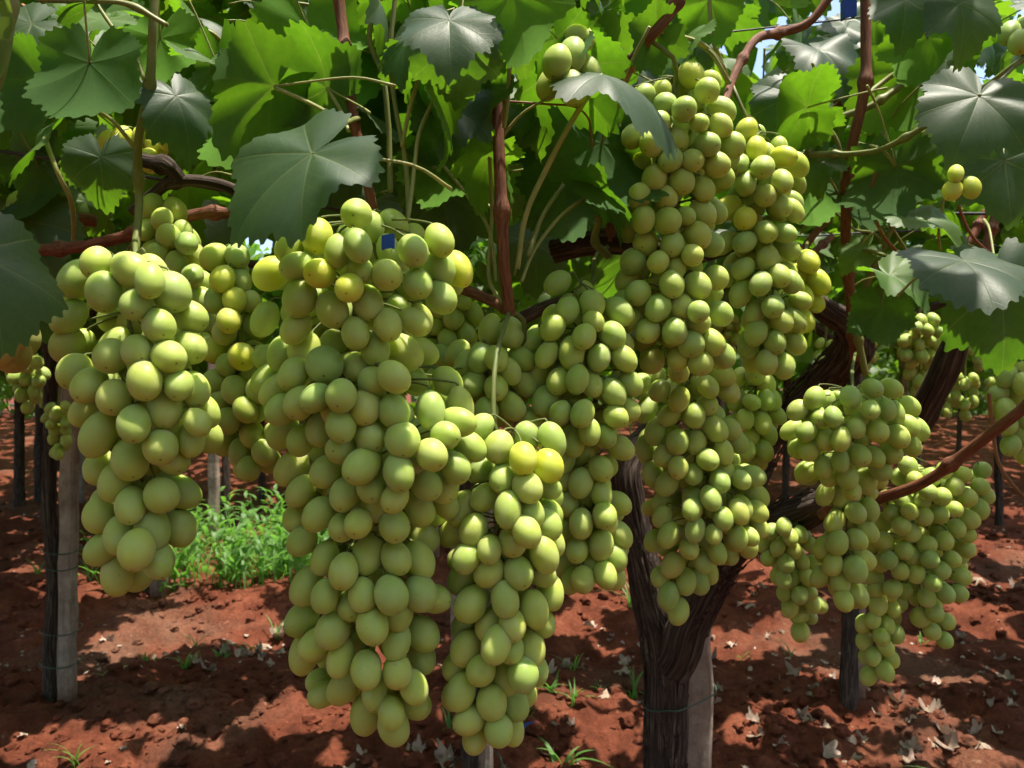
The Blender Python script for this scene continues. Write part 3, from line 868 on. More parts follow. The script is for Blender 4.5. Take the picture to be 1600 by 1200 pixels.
for q in range(34):
    zx = rng.random()
    x0 = rng.uniform(20, 930) if zx < .5 else rng.uniform(1060, 1600)
    y0 = rng.uniform(-10, 180) if zx < .5 else rng.uniform(0, 330)
    dd = rng.uniform(.72, .95) if zx < .5 else rng.uniform(.9, 1.3)
    a_ = rng.uniform(.2, 2.9); ln = rng.uniform(70, 170)
    bx, by = rng.normal(0, 14), rng.normal(0, 14)
    cane([(x0, y0, dd), (x0 + ln * .35 * math.cos(a_) + bx, y0 + ln * .35 * math.sin(a_) + by, dd + .01), (x0 + ln * .7 * math.cos(a_) + bx, y0 + ln * .7 * math.sin(a_), dd + .03), (x0 + ln * math.cos(a_), y0 + ln * math.sin(a_), dd + .06)], 4.5 / dd, left if x0 < 950 else main, mat=(M_PET, M_SHOOT, M_TENDRIL)[q % 3], seed=200 + q, nodes=0.15, name='leaf_stalk')
# leaves further back in the same vines, filling the canopy that shows in the photograph
def scatter_mid():
    n = {left.name: 0, main.name: 0}
    cnt = 0
    tries = 0
    while cnt < 560 and tries < 12000:
        tries += 1
        px = rng.uniform(-120, 1720); d = 0.82 + 2.2 * rng.random() ** 1.5
        lim = 350 if px < 650 else (400 if px < 950 else 430)
        lim = min(lim, 600 - (0.38 if px > 1100 else 0.30) / d * FPX * 0.55) if d < 1.0 else min(lim + 40, 600 - 0.25 / d * FPX)
        py = rng.uniform(-160, lim)
        if px > 990 and d < 1.22: continue
        if 1370 < px < 1570 and py > 430 and d < 2.1: continue
        par = left if px < 930 else main
        if n[par.name] >= 205: continue
        p = P(px, py, d)
        if p.z > 2.45: continue
        if 1420 < px < 1580 and 200 < py < 360 and d < 1.05: continue
        # keep the dark centre fuller of shaded leaves, the right side more open
        hang = rng.random()
        tip = Vector((rng.normal(), rng.normal() * .6 - .1, rng.normal() * .5 - (.9 if hang > .5 else .35)))
        nrm = Vector((rng.normal() * .45, rng.normal() * .5 - .15, 1.0 if hang < .6 else .35))
        L = rng.uniform(.045, .088)
        mt = M_LEAF_Y if rng.random() < (.5 if px > 1050 or px < 480 else .22) else (M_LEAF_D if rng.random() < .06 else M_LEAF)
        add_leaf(par, p, tip, nrm, L, mt, int(rng.integers(1, 19)), pet=d < 1.7, lo=d > 1.3)
        n[par.name] += 1; cnt += 1
scatter_mid()
def scatter_near():
    for q in range(120):
        zone = rng.random()
        if zone < .55: px, py, d = rng.uniform(-20, 940), rng.uniform(-70, 215), rng.uniform(.66, .86)
        elif zone < .8: px, py, d = rng.uniform(1250, 1640), rng.uniform(-60, 400), rng.uniform(1.2, 1.6)
        else: px, py, d = rng.uniform(1030, 1320), rng.uniform(-90, 120), rng.uniform(1.1, 1.8)
        par = left if px < 930 else main
        tip = Vector((rng.normal(), rng.normal() * .5, rng.normal() * .4 - .7))
        nrm = Vector((rng.normal() * .6, rng.normal() * .6, .8))
        add_leaf(par, P(px, py, d), tip, nrm, rng.uniform(.038, .068), M_LEAF_Y if rng.random() < .4 else M_LEAF, int(rng.integers(1, 19)))
scatter_near()
for q in range(26):
    px, py, d = rng.uniform(1030, 1600), rng.uniform(-50, 130), rng.uniform(1.6, 2.6)
    add_leaf(main, P(px, py, d), Vector((rng.normal(), rng.normal() * .5, -.6)), Vector((rng.normal() * .5, -.5, .7)), rng.uniform(.07, .10), M_LEAF_Y if q % 2 else M_LEAF, 1 + q % 18, pet=False, lo=True)

# ------------------------------------------------------------------ grape bunches
def sphere_mesh(name, mat, nu, nv, seed):
    rg = np.random.default_rng(seed)
    V = [(0, 0, 1)]
    eg = rg.uniform(-.06, .08)
    for i in range(1, nv):
        th = math.pi * i / nv
        for j in range(nu):
            a = 2 * math.pi * j / nu
            s = math.sin(th) * (1 + eg * math.cos(th))
            V.append((s * math.cos(a), s * math.sin(a), math.cos(th)))
    V.append((0, 0, -0.985))
    V = np.array(V)
    V *= 1 + 0.05 * vnoise(V[:, 0] * 1.3 + seed * 7.7, V[:, 1] * 1.3, V[:, 2] * 1.3, seed)[:, None]
    F = [[0, 1 + j, 1 + (j + 1) % nu] for j in range(nu)]
    for i in range(nv - 2):
        a, b = 1 + i * nu, 1 + (i + 1) * nu
        F += [[a + j, b + j, b + (j + 1) % nu, a + (j + 1) % nu] for j in range(nu)]
    a = 1 + (nv - 2) * nu; e = len(V) - 1
    F += [[a + j, e, a + (j + 1) % nu] for j in range(nu)]
    return build(name, V, F, mat, 'mesh')

GM = {}
def grape_mesh(mat, var, lod):
    k = (mat.name, var, lod)
    if k not in GM:
        nu, nv = {0: (28, 18), 1: (18, 12), 2: (10, 7)}[lod]
        GM[k] = sphere_mesh('grape', mat, nu, nv, var)
    return GM[k]

def parse(s):
    out = []
    for w in s.split():
        q = [float(t) for t in w.split(',')]
        out.append((q[0], q[1], q[2] if len(q) > 2 else 1.0))
    return out

N_BERRY = 0
def bunch(label, berries, d0, rpx, stem, mat=M_GRAPE, fill=1.5, depth=0.9, lod=0, aspect=1.30, front_bias=0.15, group='grape bunches', yellow=(), seed=0, stem_top=None):
    """berries: visible ones (px, py, size factor); d0: distance of the bunch axis; rpx: berry radius in photo pixels"""
    global N_BERRY
    rpx = rpx * .985
    rg = np.random.default_rng(500 + seed)
    B = np.array(berries, float)
    B[:, 2] = 1 + (B[:, 2] - 1) * .65
    n = len(B)
    axis_x = np.empty(n); hw = np.empty(n)
    for i in range(n):
        near = np.abs(B[:, 1] - B[i, 1]) < rpx * 2.0
        lo, hi = B[near, 0].min(), B[near, 0].max()
        axis_x[i] = (lo + hi) / 2; hw[i] = max((hi - lo) / 2, rpx * 0.8)
    r_m = rpx * (d0 - .6 * depth * np.mean(hw) * d0 / FPX) / FPX
    hwm = hw * d0 / FPX
    off = (B[:, 0] - axis_x) / hw
    dep = d0 - depth * hwm * np.sqrt(np.clip(1 - off ** 2 * 0.95, 0, 1)) + rg.normal(0, r_m * .35, n)
    pos = np.stack([(B[:, 0] - 800) / FPX * dep, dep, CAM_H - (B[:, 1] - 600) / FPX * dep], -1)
    rad = rpx * dep / FPX * B[:, 2] * rg.uniform(.93, 1.05, n)
    ray = pos - np.array([0, 0, CAM_H]); ray /= np.linalg.norm(ray, axis=1)[:, None]
    # push overlapping berries apart, mostly along the line of sight
    for it in range(40):
        dv = pos[:, None] - pos[None]
        ds = np.linalg.norm(dv, axis=2) + np.eye(n)
        want = (rad[:, None] + rad[None]) * 0.90
        ov = np.clip(want - ds, 0, None) * (1 - np.eye(n))
        mv = (dv / ds[..., None] * ov[..., None]).sum(1) * 0.28
        al = (mv * ray).sum(1)[:, None] * ray
        pos += al * 1.3 + (mv - al) * 0.12
    lim = d0 - depth * hwm - r_m * .9
    pos += ray * (np.clip(lim - pos[:, 1], 0, None) / ray[:, 1])[:, None]
    allp, allr = [p for p in pos], list(rad)
    # berries inside and on the far side
    want = int(n * fill); tries = 0; got = 0
    while got < want and tries < want * 25:
        tries += 1
        i = rg.integers(n)
        py = B[i, 1] + rg.normal(0, rpx * .8)
        px = axis_x[i] + (B[i, 0] - axis_x[i]) * rg.uniform(-.9, .9) + rg.normal(0, rpx * .3)
        dd = d0 + rg.uniform(-.15, 1.0) * hwm[i] * depth
        if dd < dep[i] + r_m * .9: continue
        p = np.array([(px - 800) / FPX * dd, dd, CAM_H - (py - 600) / FPX * dd])
        if py > B[:, 1].max() or py < B[:, 1].min() + rpx * .5: continue
        A = np.array(allp); AR = np.array(allr)
        if (np.linalg.norm(A - p, axis=1) < (AR + r_m) * .86).any(): continue
        allp.append(p); allr.append(r_m * rg.uniform(.85, 1.0)); got += 1
    # axis of the bunch and its stalk
    order = np.argsort(B[:, 1])
    ys = np.linspace(B[:, 1].min() + rpx, B[:, 1].max() - rpx, 7)
    ax = []
    for y in ys:
        w = np.exp(-((B[:, 1] - y) / (rpx * 2.5)) ** 2)
        ax.append(P(float((axis_x * w).sum() / w.sum()), float(y), d0))
    stem_w = PX(stem)
    base = stem_w[0]
    root = empty('grape_bunch', base)
    tag(root, label, 'grapes', group)
    line = [tuple(p - base) for p in stem_w] + [tuple(p - base) for p in ax]
    sr = max(.0013, r_m * .155)
    bag = Bag()
    V, F, _ = tube_geo(line, [sr * 1.15] * len(stem_w) + list(np.linspace(sr, sr * .5, len(ax))), seg=7, step=0.012, nodes=0.25, node_gap=0.03, seed=seed)
    bag.add(V, F)
    axn = np.array([tuple(p) for p in ax])
    for i, (p, r) in enumerate(zip(allp, allr)):
        a = axn[np.argmin(np.linalg.norm(axn - p, axis=1))]
        up = a + np.array([0, 0, r * 1.2])
        out = p - up
        out = out / (np.linalg.norm(out) + 1e-9)
        direc = out * rg.uniform(.5, 1.1) + np.array([0, 0, -1]) * rg.uniform(.35, 1.15) + rg.normal(0, .25, 3)
        if i < n: direc = direc + np.array([0, -1, 0]) * front_bias
        direc /= np.linalg.norm(direc)
        asp = aspect * rg.uniform(.90, 1.12)
        m = mat
        if i < n and any((B[i, 0] - q[0]) ** 2 + (B[i, 1] - q[1]) ** 2 < q[2] ** 2 for q in yellow): m = M_GRAPE_SUNLIT  # berries listed as sunlit get the glow-coloured skin
        o = bpy.data.objects.new('grape', grape_mesh(m, int(rg.integers(4)), lod))
        qn = Vector(-direc).to_track_quat('Z', 'Y')
        k = r / (asp ** 0.33)
        o.matrix_basis = Matrix.Translation(Vector(p) - base) @ qn.to_matrix().to_4x4() @ Matrix.Rotation(rg.uniform(0, 6.28), 4, 'Z') @ Matrix.Diagonal((k * rg.uniform(.94, 1.06), k * rg.uniform(.94, 1.06), k * asp, 1))
        link(o, root)
        N_BERRY += 1
        if lod < 2 and (i < n or i % 2 == 0):
            top = p - direc * k * asp * .96
            j = (a + np.array([0, 0, r * .9]))
            mid = top - direc * r * .35 * rg.uniform(.7, 1.2)
            q = mid + (j - mid) * min(1.0, 3.2 * r / (np.linalg.norm(j - mid) + 1e-9))
            V, F, _ = tube_geo([tuple(top - np.array(base)), tuple(mid - np.array(base)), tuple((mid + q) / 2 + (0, 0, r * .1) - np.array(base)), tuple(q - np.array(base))], [sr * .75, sr * .42, sr * .45, sr * .5], seg=5, step=0.02)
            bag.add(V, F)
    bag.build('stem', M_RACHIS, root)
    return root

A_ = parse("""122,436,1.1 164,455,1.02 205,424,1.08 213,476 268,457,1.12 108,495 105,539 248,509,1.08 296,495 175,555 214,550,1.02
264,558,.9 297,541 117,581 139,601,1.02 226,595 178,621 280,604,.85 304,611,.9 257,639,1.1 135,642,.88 154,679,1.15 213,663 252,697
297,688,.72 308,660,.72 203,718,1.05 159,733,.9 269,712,.95 180,754 208,784,1.08 247,775,.9 280,768,1.02 157,804,1.02 187,836,.98 241,829,1.15
276,825 161,857 216,858,1.0 183,900,.95 245,872 320,640,.7 150,410,.9 235,440,.9""")
B_ = parse("""557,335,1.02 494,370 454,384 559,386,1.02 645,391 686,375,1.08 423,428,1.05 468,420 503,422,1.02 524,398 561,424,.78 604,429 653,443,1.05
687,421,.92 714,420,1.02 688,462 468,466,1.12 548,447,1.02 519,484,1.15 576,475,1.05 464,513 414,499,.88 608,506,1.05 557,522,.92 645,503,.85
585,545 632,550,1.2 506,569,1.18 554,573,.97 475,545 440,552,.9 419,561,.72 461,582,.95 421,590 433,611,1.05 613,590,1.05 583,604 496,624
533,618,1.05 468,629 611,643,1.05 576,632 440,636 442,674,.92 471,688,.78 533,664,.95 578,680,1.1 629,688,1.12 501,671 534,702 457,732,1.02
510,737,1.05 567,732,1.12 624,737,1.22 540,772 582,760 612,775 665,755 655,795 695,785,.9 470,767 465,810,.85 472,845,.85 500,805 560,817,.92
532,822,.9 615,820,1.05 662,840 507,872,.9 572,870,1.12 540,890 619,872,.92 655,875 480,915,1.1 510,932,.85 472,967 545,945 570,930,.95 607,930,1.1
655,930,1.05 677,935 625,955 520,985,1.02 495,1005 475,1022,1.02 582,977,1.05 620,1005,1.02 660,990,1.05 532,1027 572,1047 622,1047 660,1025,.95
590,1082,1.02 645,1072,.9 645,1100,.95 572,1115,1.02 610,1112,.82 617,1132 673,641 719,634,.9 696,680,.95 675,710,1.03 710,731,1.05 733,697,.95 715,660
690,760 640,720 590,790 520,640""")
C_ = parse("""780,699,1.05 817,717,1.02 857,727,1.02 862,689,1.0 750,668,.9 750,732 787,745 824,764,1.05 855,760,.9 757,778,1.02 721,795 796,797,.98 829,802
857,806 801,845,1.02 822,829 852,818 860,842 810,895,1.1 846,892 729,871,1.02 764,859,.85 764,892 736,943,1.1 722,902 790,937,1.08 831,955,1.1 766,979
729,979 801,976 860,925 729,1014 799,1011,.88 778,1004 829,1011 750,1044,1.05 720,1079,1.05 792,1056,1.02 815,1053 832,1046 773,1097,1.08
801,1098 734,1125,1.1 781,1140,1.02 743,1148 795,1135 710,830 850,870 740,830 845,975 716,1040 800,730 """)
D_ = parse("""871,442,1 887,484,1.05 925,475,1.05 967,487,1.1 927,502,.75 864,512 911,528 831,533 957,524,1.15 894,550,1.15 855,554 936,559,1.05 838,589,1.1
876,596,1.05 901,594 852,626,1.1 955,612,1.05 910,648,1.08 876,645,.85 831,659 962,652 943,680,1.15 901,690 918,676 880,718 938,732,1.02 908,755,1.1
939,771 964,787,1.1 945,806 880,750 887,788 908,818,.95 946,810,1 902,860,.98 939,852,1.02 969,836 929,881,.85 962,871 885,881 909,905 944,897 870,830
975,560 985,600 980,640 970,700 895,905 960,900 925,600""")
D2_ = parse("""749,561 775,561,1.05 766,515 775,606,1.15 798,634,1.1 831,659 815,560 800,520 740,600 760,640 820,600 795,580 730,570 700,600 720,630""")
E_ = parse("""1080,117,1.05 1105,142,1.0 972,163,1.1 965,194 1007,178,.85 1031,191,.85 1068,171,1.1 1127,173,1.2 1040,165 989,213,1.05 1019,224,.98 1057,219
1126,196,.95 1092,192,.7 1103,227,1.15 1145,227,1.12 1119,257,1.05 998,257,1.05 1049,250,1.05 1080,252 1021,283,1.08 1066,282,1.12 1099,296 1001,304
972,318 1040,308 1005,343,1.05 1044,346,1.12 1071,338,.7 1098,334,1.15 984,360 1007,381,1.1 1050,381,1.02 1091,366,1.05 1110,382 1080,400,.85 1029,409,.9
1050,443,1.02 1091,446,1.12 1028,481,1.15 1066,480,1.0 1089,487,.9 998,459,1.15 980,438 1057,520,1.1 1012,516,1.15 1119,434,.88 1108,536,1.08 1077,537
1092,506 1019,564 1057,418,.85 1115,330 1125,490 990,410 1060,560 1095,565 1130,555 975,470 985,500""")
F_ = parse("""1166,203,1 1182,233,1.08 1224,245,1.05 1246,257,1 1154,259 1129,283,1.05 1192,261,1.12 1222,283 1164,285,.98 1196,306,1.08 1138,325,1.15 1164,342,1.05
1218,322,1.05 1239,329 1197,362,1.08 1225,364 1164,378,1.05 1131,380 1231,388 1199,403,1.12 1217,431,1.05 1189,443,1.08 1157,459,1.02 1206,480,1.08
1180,490,.95 1222,502 1183,520 1208,534,.95 1241,501,.9 1243,537,.95 1225,572,1.0 1199,565 1160,420 1170,540 1140,430 1250,470,.9 1235,440""")
F2_ = parse("""1250,432,1.1 1273,439,1.1 1250,466,1.05 1240,410 1268,470 1255,500 1230,470 1262,410""")
G_ = parse("""1061,625,1.1 1105,634,1 1085,649 1129,586 1138,611 1106,604 1117,670,1.15 1026,672,1.05 1059,691 1087,691 1106,718 1131,709 1040,712
1133,733 1082,740 1042,756,1.1 1154,747 1176,744 1124,753 1110,779,1.05 1085,782 1159,793 1183,775 1035,787,.95 1035,810,.95 1021,845,.85 1044,834,1
1088,827,1.05 1114,834,.78 1084,794 1111,789 1130,810 1154,799 1182,799 1153,840,.95 1170,838,.9 1186,824,.85 1051,883,1.1 1032,902,.8 1100,876,.9 1119,864,.85
1091,908,1.0 1072,909 1044,930,1.08 1060,955,1.02 1077,857 1010,640 1000,600 1030,610 1060,580 1010,700 1020,740 1060,730 1140,670 1045,650 1150,690""")
G2_ = parse("""1152,627 1176,628 1196,625 1213,646 1166,656,1.1 1190,662 1173,684 1199,677 1192,705 1166,705 1185,719 1180,586,1.1 1197,600 1155,590 1160,720
1150,660 1205,625 1145,700""")
H_ = parse("""1270,625,1.12 1329,621,1.08 1363,607,1 1392,607,1.08 1301,651 1359,641,1.05 1398,646,1 1420,635,1 1237,672,1.02 1263,672 1279,655 1289,688,1 1315,686,1.02
1336,670 1371,674 1431,670,1.2 1403,683,1.08 1424,697 1342,712,1.15 1315,719,1 1287,730,1 1265,702 1366,714 1392,709 1322,747,1.05 1354,751,1.1 1375,733 1259,737
1314,775,1 1291,772 1304,815,1.08 1337,801,1.08 1358,796 1308,848,1.12 1339,843,1.05 1355,829 1288,855 1348,874 1334,890,1.15 1302,881 1288,902 1309,909,1.12
1339,929,1.1 1318,935 1270,650 1250,700 1345,655 1330,765 1300,745 1420,665 1385,640 1250,640""")
I_ = parse("""1419,728 1404,745 1504,742 1492,760 1532,760 1511,777,1.05 1539,774 1471,776 1441,781,1.08 1413,784 1444,806 1469,803 1490,796 1530,796,1.1 1516,811,1.12
1495,825 1423,832 1379,845,1.1 1476,845,1.02 1448,852,1.05 1409,822 1421,799 1390,876 1413,860 1365,850 1453,873 1488,873 1509,857,1.05 1430,895,1.05 1470,892
1502,901,1.12 1407,892 1365,902 1477,927,1.12 1448,934,1.02 1498,927 1458,911 1439,965,1.08 1479,971 1460,958 1456,986 1476,1000,1.02 1380,815 1395,800
1455,745 1475,735 1430,750 1450,770 1385,780 1425,870 1395,920 1375,880 1535,735 1510,835""")
I2_ = parse("""1372,944 1394,950 1364,969 1386,976 1399,990 1351,1000 1383,1011 1365,1025 1392,1030 1358,1055,1.05 1383,1049 1370,920 1355,930 1390,925 1405,940 1350,975 1377,995""")
J_ = parse("""1205,830 1225,825 1250,835 1215,855 1240,858 1265,850 1200,870 1228,880 1252,875 1270,880 1215,900 1238,905 1260,905 1225,925 1250,930 1235,950
1268,940 1245,960 1278,945 1250,987,1.1 1225,905 1262,925 1195,850 1235,840""")
K_ = parse("""335,401,1.15 349,436,1.1 366,471,1.1 358,499,1.05 375,438 340,471 340,545,1.1 377,559,1.15 356,569 337,596 369,608,1.15 344,629,1.02 400,641,1.05
356,657,1.2 394,680,1.05 351,692,1.1 377,706 412,706,1.05 390,470 400,510 410,560 395,590 400,610 420,640 385,640 430,680 350,520 420,720 390,730 370,400""")
L_ = parse("""240,325 262,370,1.1 275,413 255,345 232,358 290,380 270,330 300,430 285,460 315,470 250,395 315,440 305,400 238,395 320,500 318,540""")
M_ = parse("""690,480 710,500 680,510 700,530 725,520 690,555 715,560 670,545 735,545 705,590 680,590 660,570 740,490 720,470 665,520 730,590 650,600""")
X_ = parse("""875,105,1.0 895,88,1.05 915,115,.95 860,130,.9 890,130,1 905,60,.9""")
W_ = parse("""1488,297,1.1 1517,293,1.1 1493,272,.75""")
Z_ = parse("""1440,210 1455,225 1435,225 1490,240 1475,235 1500,225""")
RE_ = parse("""1590,570 1575,590 1598,600 1585,620 1570,640 1600,650 1575,665 1595,680 1610,620 1612,580 1580,695 1600,705 1565,615""")
TR_ = parse("""1580,52 1600,50 1592,65""")
LE_ = parse("""5,420 25,435 -15,450 12,470 28,485 -2,500 20,520 -22,525 6,540 34,530 -25,490 22,548 18,455 -35,420""")
LT_ = parse("""172,222 190,215 225,215 245,225 262,215 235,250 285,225 250,200""")
LU_ = parse("""45,310 60,318 30,318""")

bunch('bunch of large oval grapes hanging at far left, nearest of the left bunches', A_, .51, 28.5, [(211, 372, .62), (211, 405, .54)], seed=1, aspect=1.27)
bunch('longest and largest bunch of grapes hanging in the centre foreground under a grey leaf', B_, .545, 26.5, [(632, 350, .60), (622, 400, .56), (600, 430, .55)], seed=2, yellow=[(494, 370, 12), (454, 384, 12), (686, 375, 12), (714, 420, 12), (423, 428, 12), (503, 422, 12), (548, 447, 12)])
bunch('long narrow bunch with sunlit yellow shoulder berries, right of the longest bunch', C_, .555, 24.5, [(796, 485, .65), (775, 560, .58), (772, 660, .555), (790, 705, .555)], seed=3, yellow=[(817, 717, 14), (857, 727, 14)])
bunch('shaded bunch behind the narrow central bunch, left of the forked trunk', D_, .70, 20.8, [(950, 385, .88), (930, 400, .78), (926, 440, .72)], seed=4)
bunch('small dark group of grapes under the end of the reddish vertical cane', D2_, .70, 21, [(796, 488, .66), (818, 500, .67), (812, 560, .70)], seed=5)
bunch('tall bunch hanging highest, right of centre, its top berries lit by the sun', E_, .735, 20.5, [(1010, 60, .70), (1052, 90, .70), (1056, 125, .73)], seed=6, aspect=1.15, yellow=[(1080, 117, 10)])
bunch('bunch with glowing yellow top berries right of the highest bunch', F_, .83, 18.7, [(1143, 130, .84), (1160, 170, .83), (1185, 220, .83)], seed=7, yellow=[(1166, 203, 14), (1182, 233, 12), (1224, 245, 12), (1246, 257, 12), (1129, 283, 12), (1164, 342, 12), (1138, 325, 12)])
bunch('few large yellowish grapes peeping out beside the dark arm right of centre', F2_, .97, 19, [(1262, 375, 1.36), (1258, 400, 1.0)], seed=8, mat=M_GRAPE_SUNLIT, fill=.5)
bunch('bunch hanging in front of the forked trunk and ending in a narrow tail', G_, .84, 18.3, [(1060, 398, .90), (1075, 560, .85), (1080, 600, .84)], seed=9)
bunch('small bunch wedged between the forked trunk and its rising arm', G2_, .98, 16, [(1200, 555, 1.4), (1180, 580, 1.0)], seed=10)
bunch('broad shouldered bunch in front of the low right arm of the forked vine', H_, .90, 17, [(1338, 545, 1.26), (1332, 575, 1.0), (1332, 610, .92)], seed=11)
bunch('wide bunch of small round grapes behind the crossing cane at right', I_, 1.04, 14.3, [(1470, 735, .98), (1468, 755, 1.0), (1455, 790, 1.04)], seed=12, aspect=1.1)
bunch('thin trailing tail of grapes hanging lowest, in front of the thin right trunk', I2_, 1.04, 14, [(1390, 770, 1.0), (1380, 860, 1.04), (1375, 910, 1.04)], seed=13)
bunch('dark shaded bunch hanging below the low right arm of the forked vine', J_, 1.24, 13.5, [(1230, 800, 1.29), (1232, 825, 1.26)], seed=14)
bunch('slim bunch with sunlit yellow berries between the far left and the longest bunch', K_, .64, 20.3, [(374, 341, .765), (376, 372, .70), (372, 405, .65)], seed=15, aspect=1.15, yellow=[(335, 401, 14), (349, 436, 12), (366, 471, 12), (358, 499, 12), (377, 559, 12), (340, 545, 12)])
bunch('pale green bunch partly hidden above and behind the far left bunch', L_, .72, 19.5, [(262, 346, .76), (262, 360, .73)], seed=16)
bunch('dim bunch tucked behind the right side of the longest bunch', M_, .78, 17, [(700, 440, .72), (705, 470, .76)], seed=17)
bunch('short cluster of pale grapes hanging at the top, right of the grey top leaf', X_, .62, 25, [(985, 90, .74), (930, 55, .66), (905, 70, .63)], seed=18, fill=.6)
bunch('three yellow green grapes hanging alone among the right-hand leaves', W_, .74, 15, [(1508, 155, .88), (1500, 230, .80), (1499, 268, .74)], seed=19, mat=M_GRAPE_SUNLIT, fill=0)
bunch('little cluster half hidden behind a grey leaf at upper right', Z_, .98, 17, [(1440, 192, .92), (1455, 200, .96)], seed=20, fill=.5)
bunch('bunch cut by the right edge of the picture above the crossing cane', RE_, 1.0, 17, [(1610, 500, 1.0), (1595, 560, 1.0)], seed=21, lod=1)
bunch('pale grapes at the top right corner', TR_, .82, 19, [(1600, 92, .84), (1595, 70, .83)], seed=22, fill=.3)
bunch('bronze tinted bunch cut by the left edge, behind a hanging dark leaf', LE_, .52, 28, [(10, 343, .95), (10, 400, .60), (12, 430, .53)], seed=23, mat=M_GRAPE_B)
bunch('sunlit grapes showing between leaves at upper left beside the green shoot', LT_, .80, 19, [(225, 190, .66), (228, 205, .78)], seed=24, fill=.6, mat=M_GRAPE_SUNLIT)
bunch('three small grapes among the leaves near the left edge', LU_, .95, 18, [(45, 342, .95), (45, 315, .95)], seed=25, fill=0)

def auto(px, py0, length, width, rpx, seed):
    rg = np.random.default_rng(seed)
    out = []
    y = py0
    while y < py0 + length:
        t = (y - py0) / length
        w = width * (0.55 + .9 * math.sin(min(1, t * 1.8 + .25) * 2.2) * .5) * (1 - t) ** .45 if t < 1 else 2
        k = max(1, int(2 * w / (rpx * 1.6)))
        for q in range(k):
            out.append((px + (-w + 2 * w * (q + .5) / k) + rg.normal(0, rpx * .25), y + rg.normal(0, rpx * .3), rg.uniform(.85, 1.1)))
        y += rpx * 1.35
    return out
FAR = [
    (1438, 500, 115, 42, 10.5, 1.9, 'small far bunch in the sun, left of the leaning dark arm at right'),
    (1508, 590, 70, 26, 9, 2.3, 'far small bunch right of the leaning dark arm'),
    (1478, 590, 62, 20, 8, 2.6, 'far little bunch just behind the leaning dark arm'),
    (1355, 540, 40, 20, 8, 2.4, 'far little bunch above the broad shouldered bunch'),
    (42, 565, 78, 36, 10.5, 2.0, 'small far bunch at the left edge in the shade'),
    (92, 635, 85, 26, 9.6, 2.3, 'thin far bunch in front of the dark trunk at the left'),
    (75, 600, 60, 18, 7, 3.0, 'dim far bunch between the small left bunches'),
    (1560, 600, 60, 26, 8, 2.8, 'dim far bunch near the right edge'),
    (1530, 520, 60, 26, 9, 2.2, 'dim far bunch high at the right, behind the grey leaf'),
    (985, 690, 60, 22, 9, 2.3, 'far sunlit grapes left of the forked trunk head'),
    (1290, 540, 60, 24, 9, 2.0, 'far bunch behind the rising arm of the forked vine'),
    (1130, 500, 90, 30, 8, 2.9, 'far bunch deep in the shade behind the tall bunches'),
    (640, 480, 90, 30, 8, 2.9, 'far bunch in the shade behind the longest bunch'),
    (470, 520, 80, 26, 8, 3.0, 'far bunch deep behind the slim yellow bunch'),
]
for i, (px, py, ln, wd, rp, dd, lab) in enumerate(FAR):
    bunch(lab, auto(px, py, ln, wd, rp, 900 + i), dd, rp, [(px + 4, py - 70, dd), (px, py - 10, dd)], lod=1 if rp > 9.5 else 2, fill=.4, seed=40 + i, group='small bunches further back', mat=M_GRAPE)

# ------------------------------------------------------------------ canopy overhead and behind
SUN_HITS = [(494, 370, .50, .05), (423, 428, .5, .04), (545, 447, .48, .025), (695, 395, .52, .05), (340, 420, .63, .05), (370, 540, .62, .035), (1085, 125, .70, .05), (972, 165, .70, .03),
            (1185, 235, .8, .05), (1235, 250, .8, .04), (1150, 310, .8, .045), (800, 705, .53, .045), (855, 720, .54, .04), (420, 350, .42, .045), (560, 230, .44, .025), (500, 300, .44, .02),
            (140, 600, .47, .02), (150, 680, .47, .02), (105, 520, .5, .02), (150, 60, .6, .06), (330, 110, .65, .06), (1250, 435, .96, .04), (1500, 285, .74, .04), (1420, 725, 1.0, .05),
            (720, 235, .58, .03), (240, 330, .75, .08), (1440, 540, 1.9, .15), (140, 150, .5, .03), (830, 30, .55, .04), (1240, 180, .95, .07), (1530, 400, .6, .03), (1580, 420, .6, .04), (460, 840, .5, .03),
            (1300, 200, 1.2, .12), (1450, 260, 1.2, .10), (1180, 100, 1.4, .16), (1380, 330, 1.5, .14), (1560, 60, .9, .07), (60, 40, .8, .08), (300, 30, .9, .08), (560, 30, .8, .07), (450, 100, 1., .08), (1420, 420, 1.2, .1), (1550, 330, 1.3, .1), (1290, 430, 1.6, .15), (80, 300, 1.1, .08), (1330, 60, 1.3, .12),
            (1440, 130, 1., .09), (1200, 60, .8, .08), (1100, 60, .8, .08)]
G_HITS = [(1150, 985, .16), (1230, 980, .14), (1420, 985, .12), (1520, 960, .16), (250, 965, .18), (330, 955, .2), (400, 965, .16), (120, 1180, .12), (230, 1165, .12), (420, 1130, .1), (520, 1120, .12), (950, 1150, .12), (1150, 1150, .08), (1010, 930, .2), (930, 930, .18), (1560, 860, .22), (1100, 860, .3), (460, 880, .25), (150, 930, .14), (600, 1000, .12), (790, 1010, .12), (1330, 1050, .16), (1230, 1120, .12), (200, 980, .14), (360, 850, .55), (300, 960, .22), (420, 900, .3), (900, 960, .12), (560, 920, .2), (900, 1120, .14), (1100, 900, .2), (1550, 900, .18), (1500, 1170, .1), (1250, 830, .25), (30, 880, .15), (1500, 1050, .1), (640, 1050, .12), (60, 1160, .08), (880, 840, .2), (1560, 800, .15)]
hr = random.Random(5)
SUN_HITS += [(1508, 610, 2.3, .12), (1478, 610, 2.6, .12), (1450, 520, 1.9, .12), (1560, 610, 2.8, .12), (42, 590, 2.0, .08), (985, 700, 2.3, .1)]
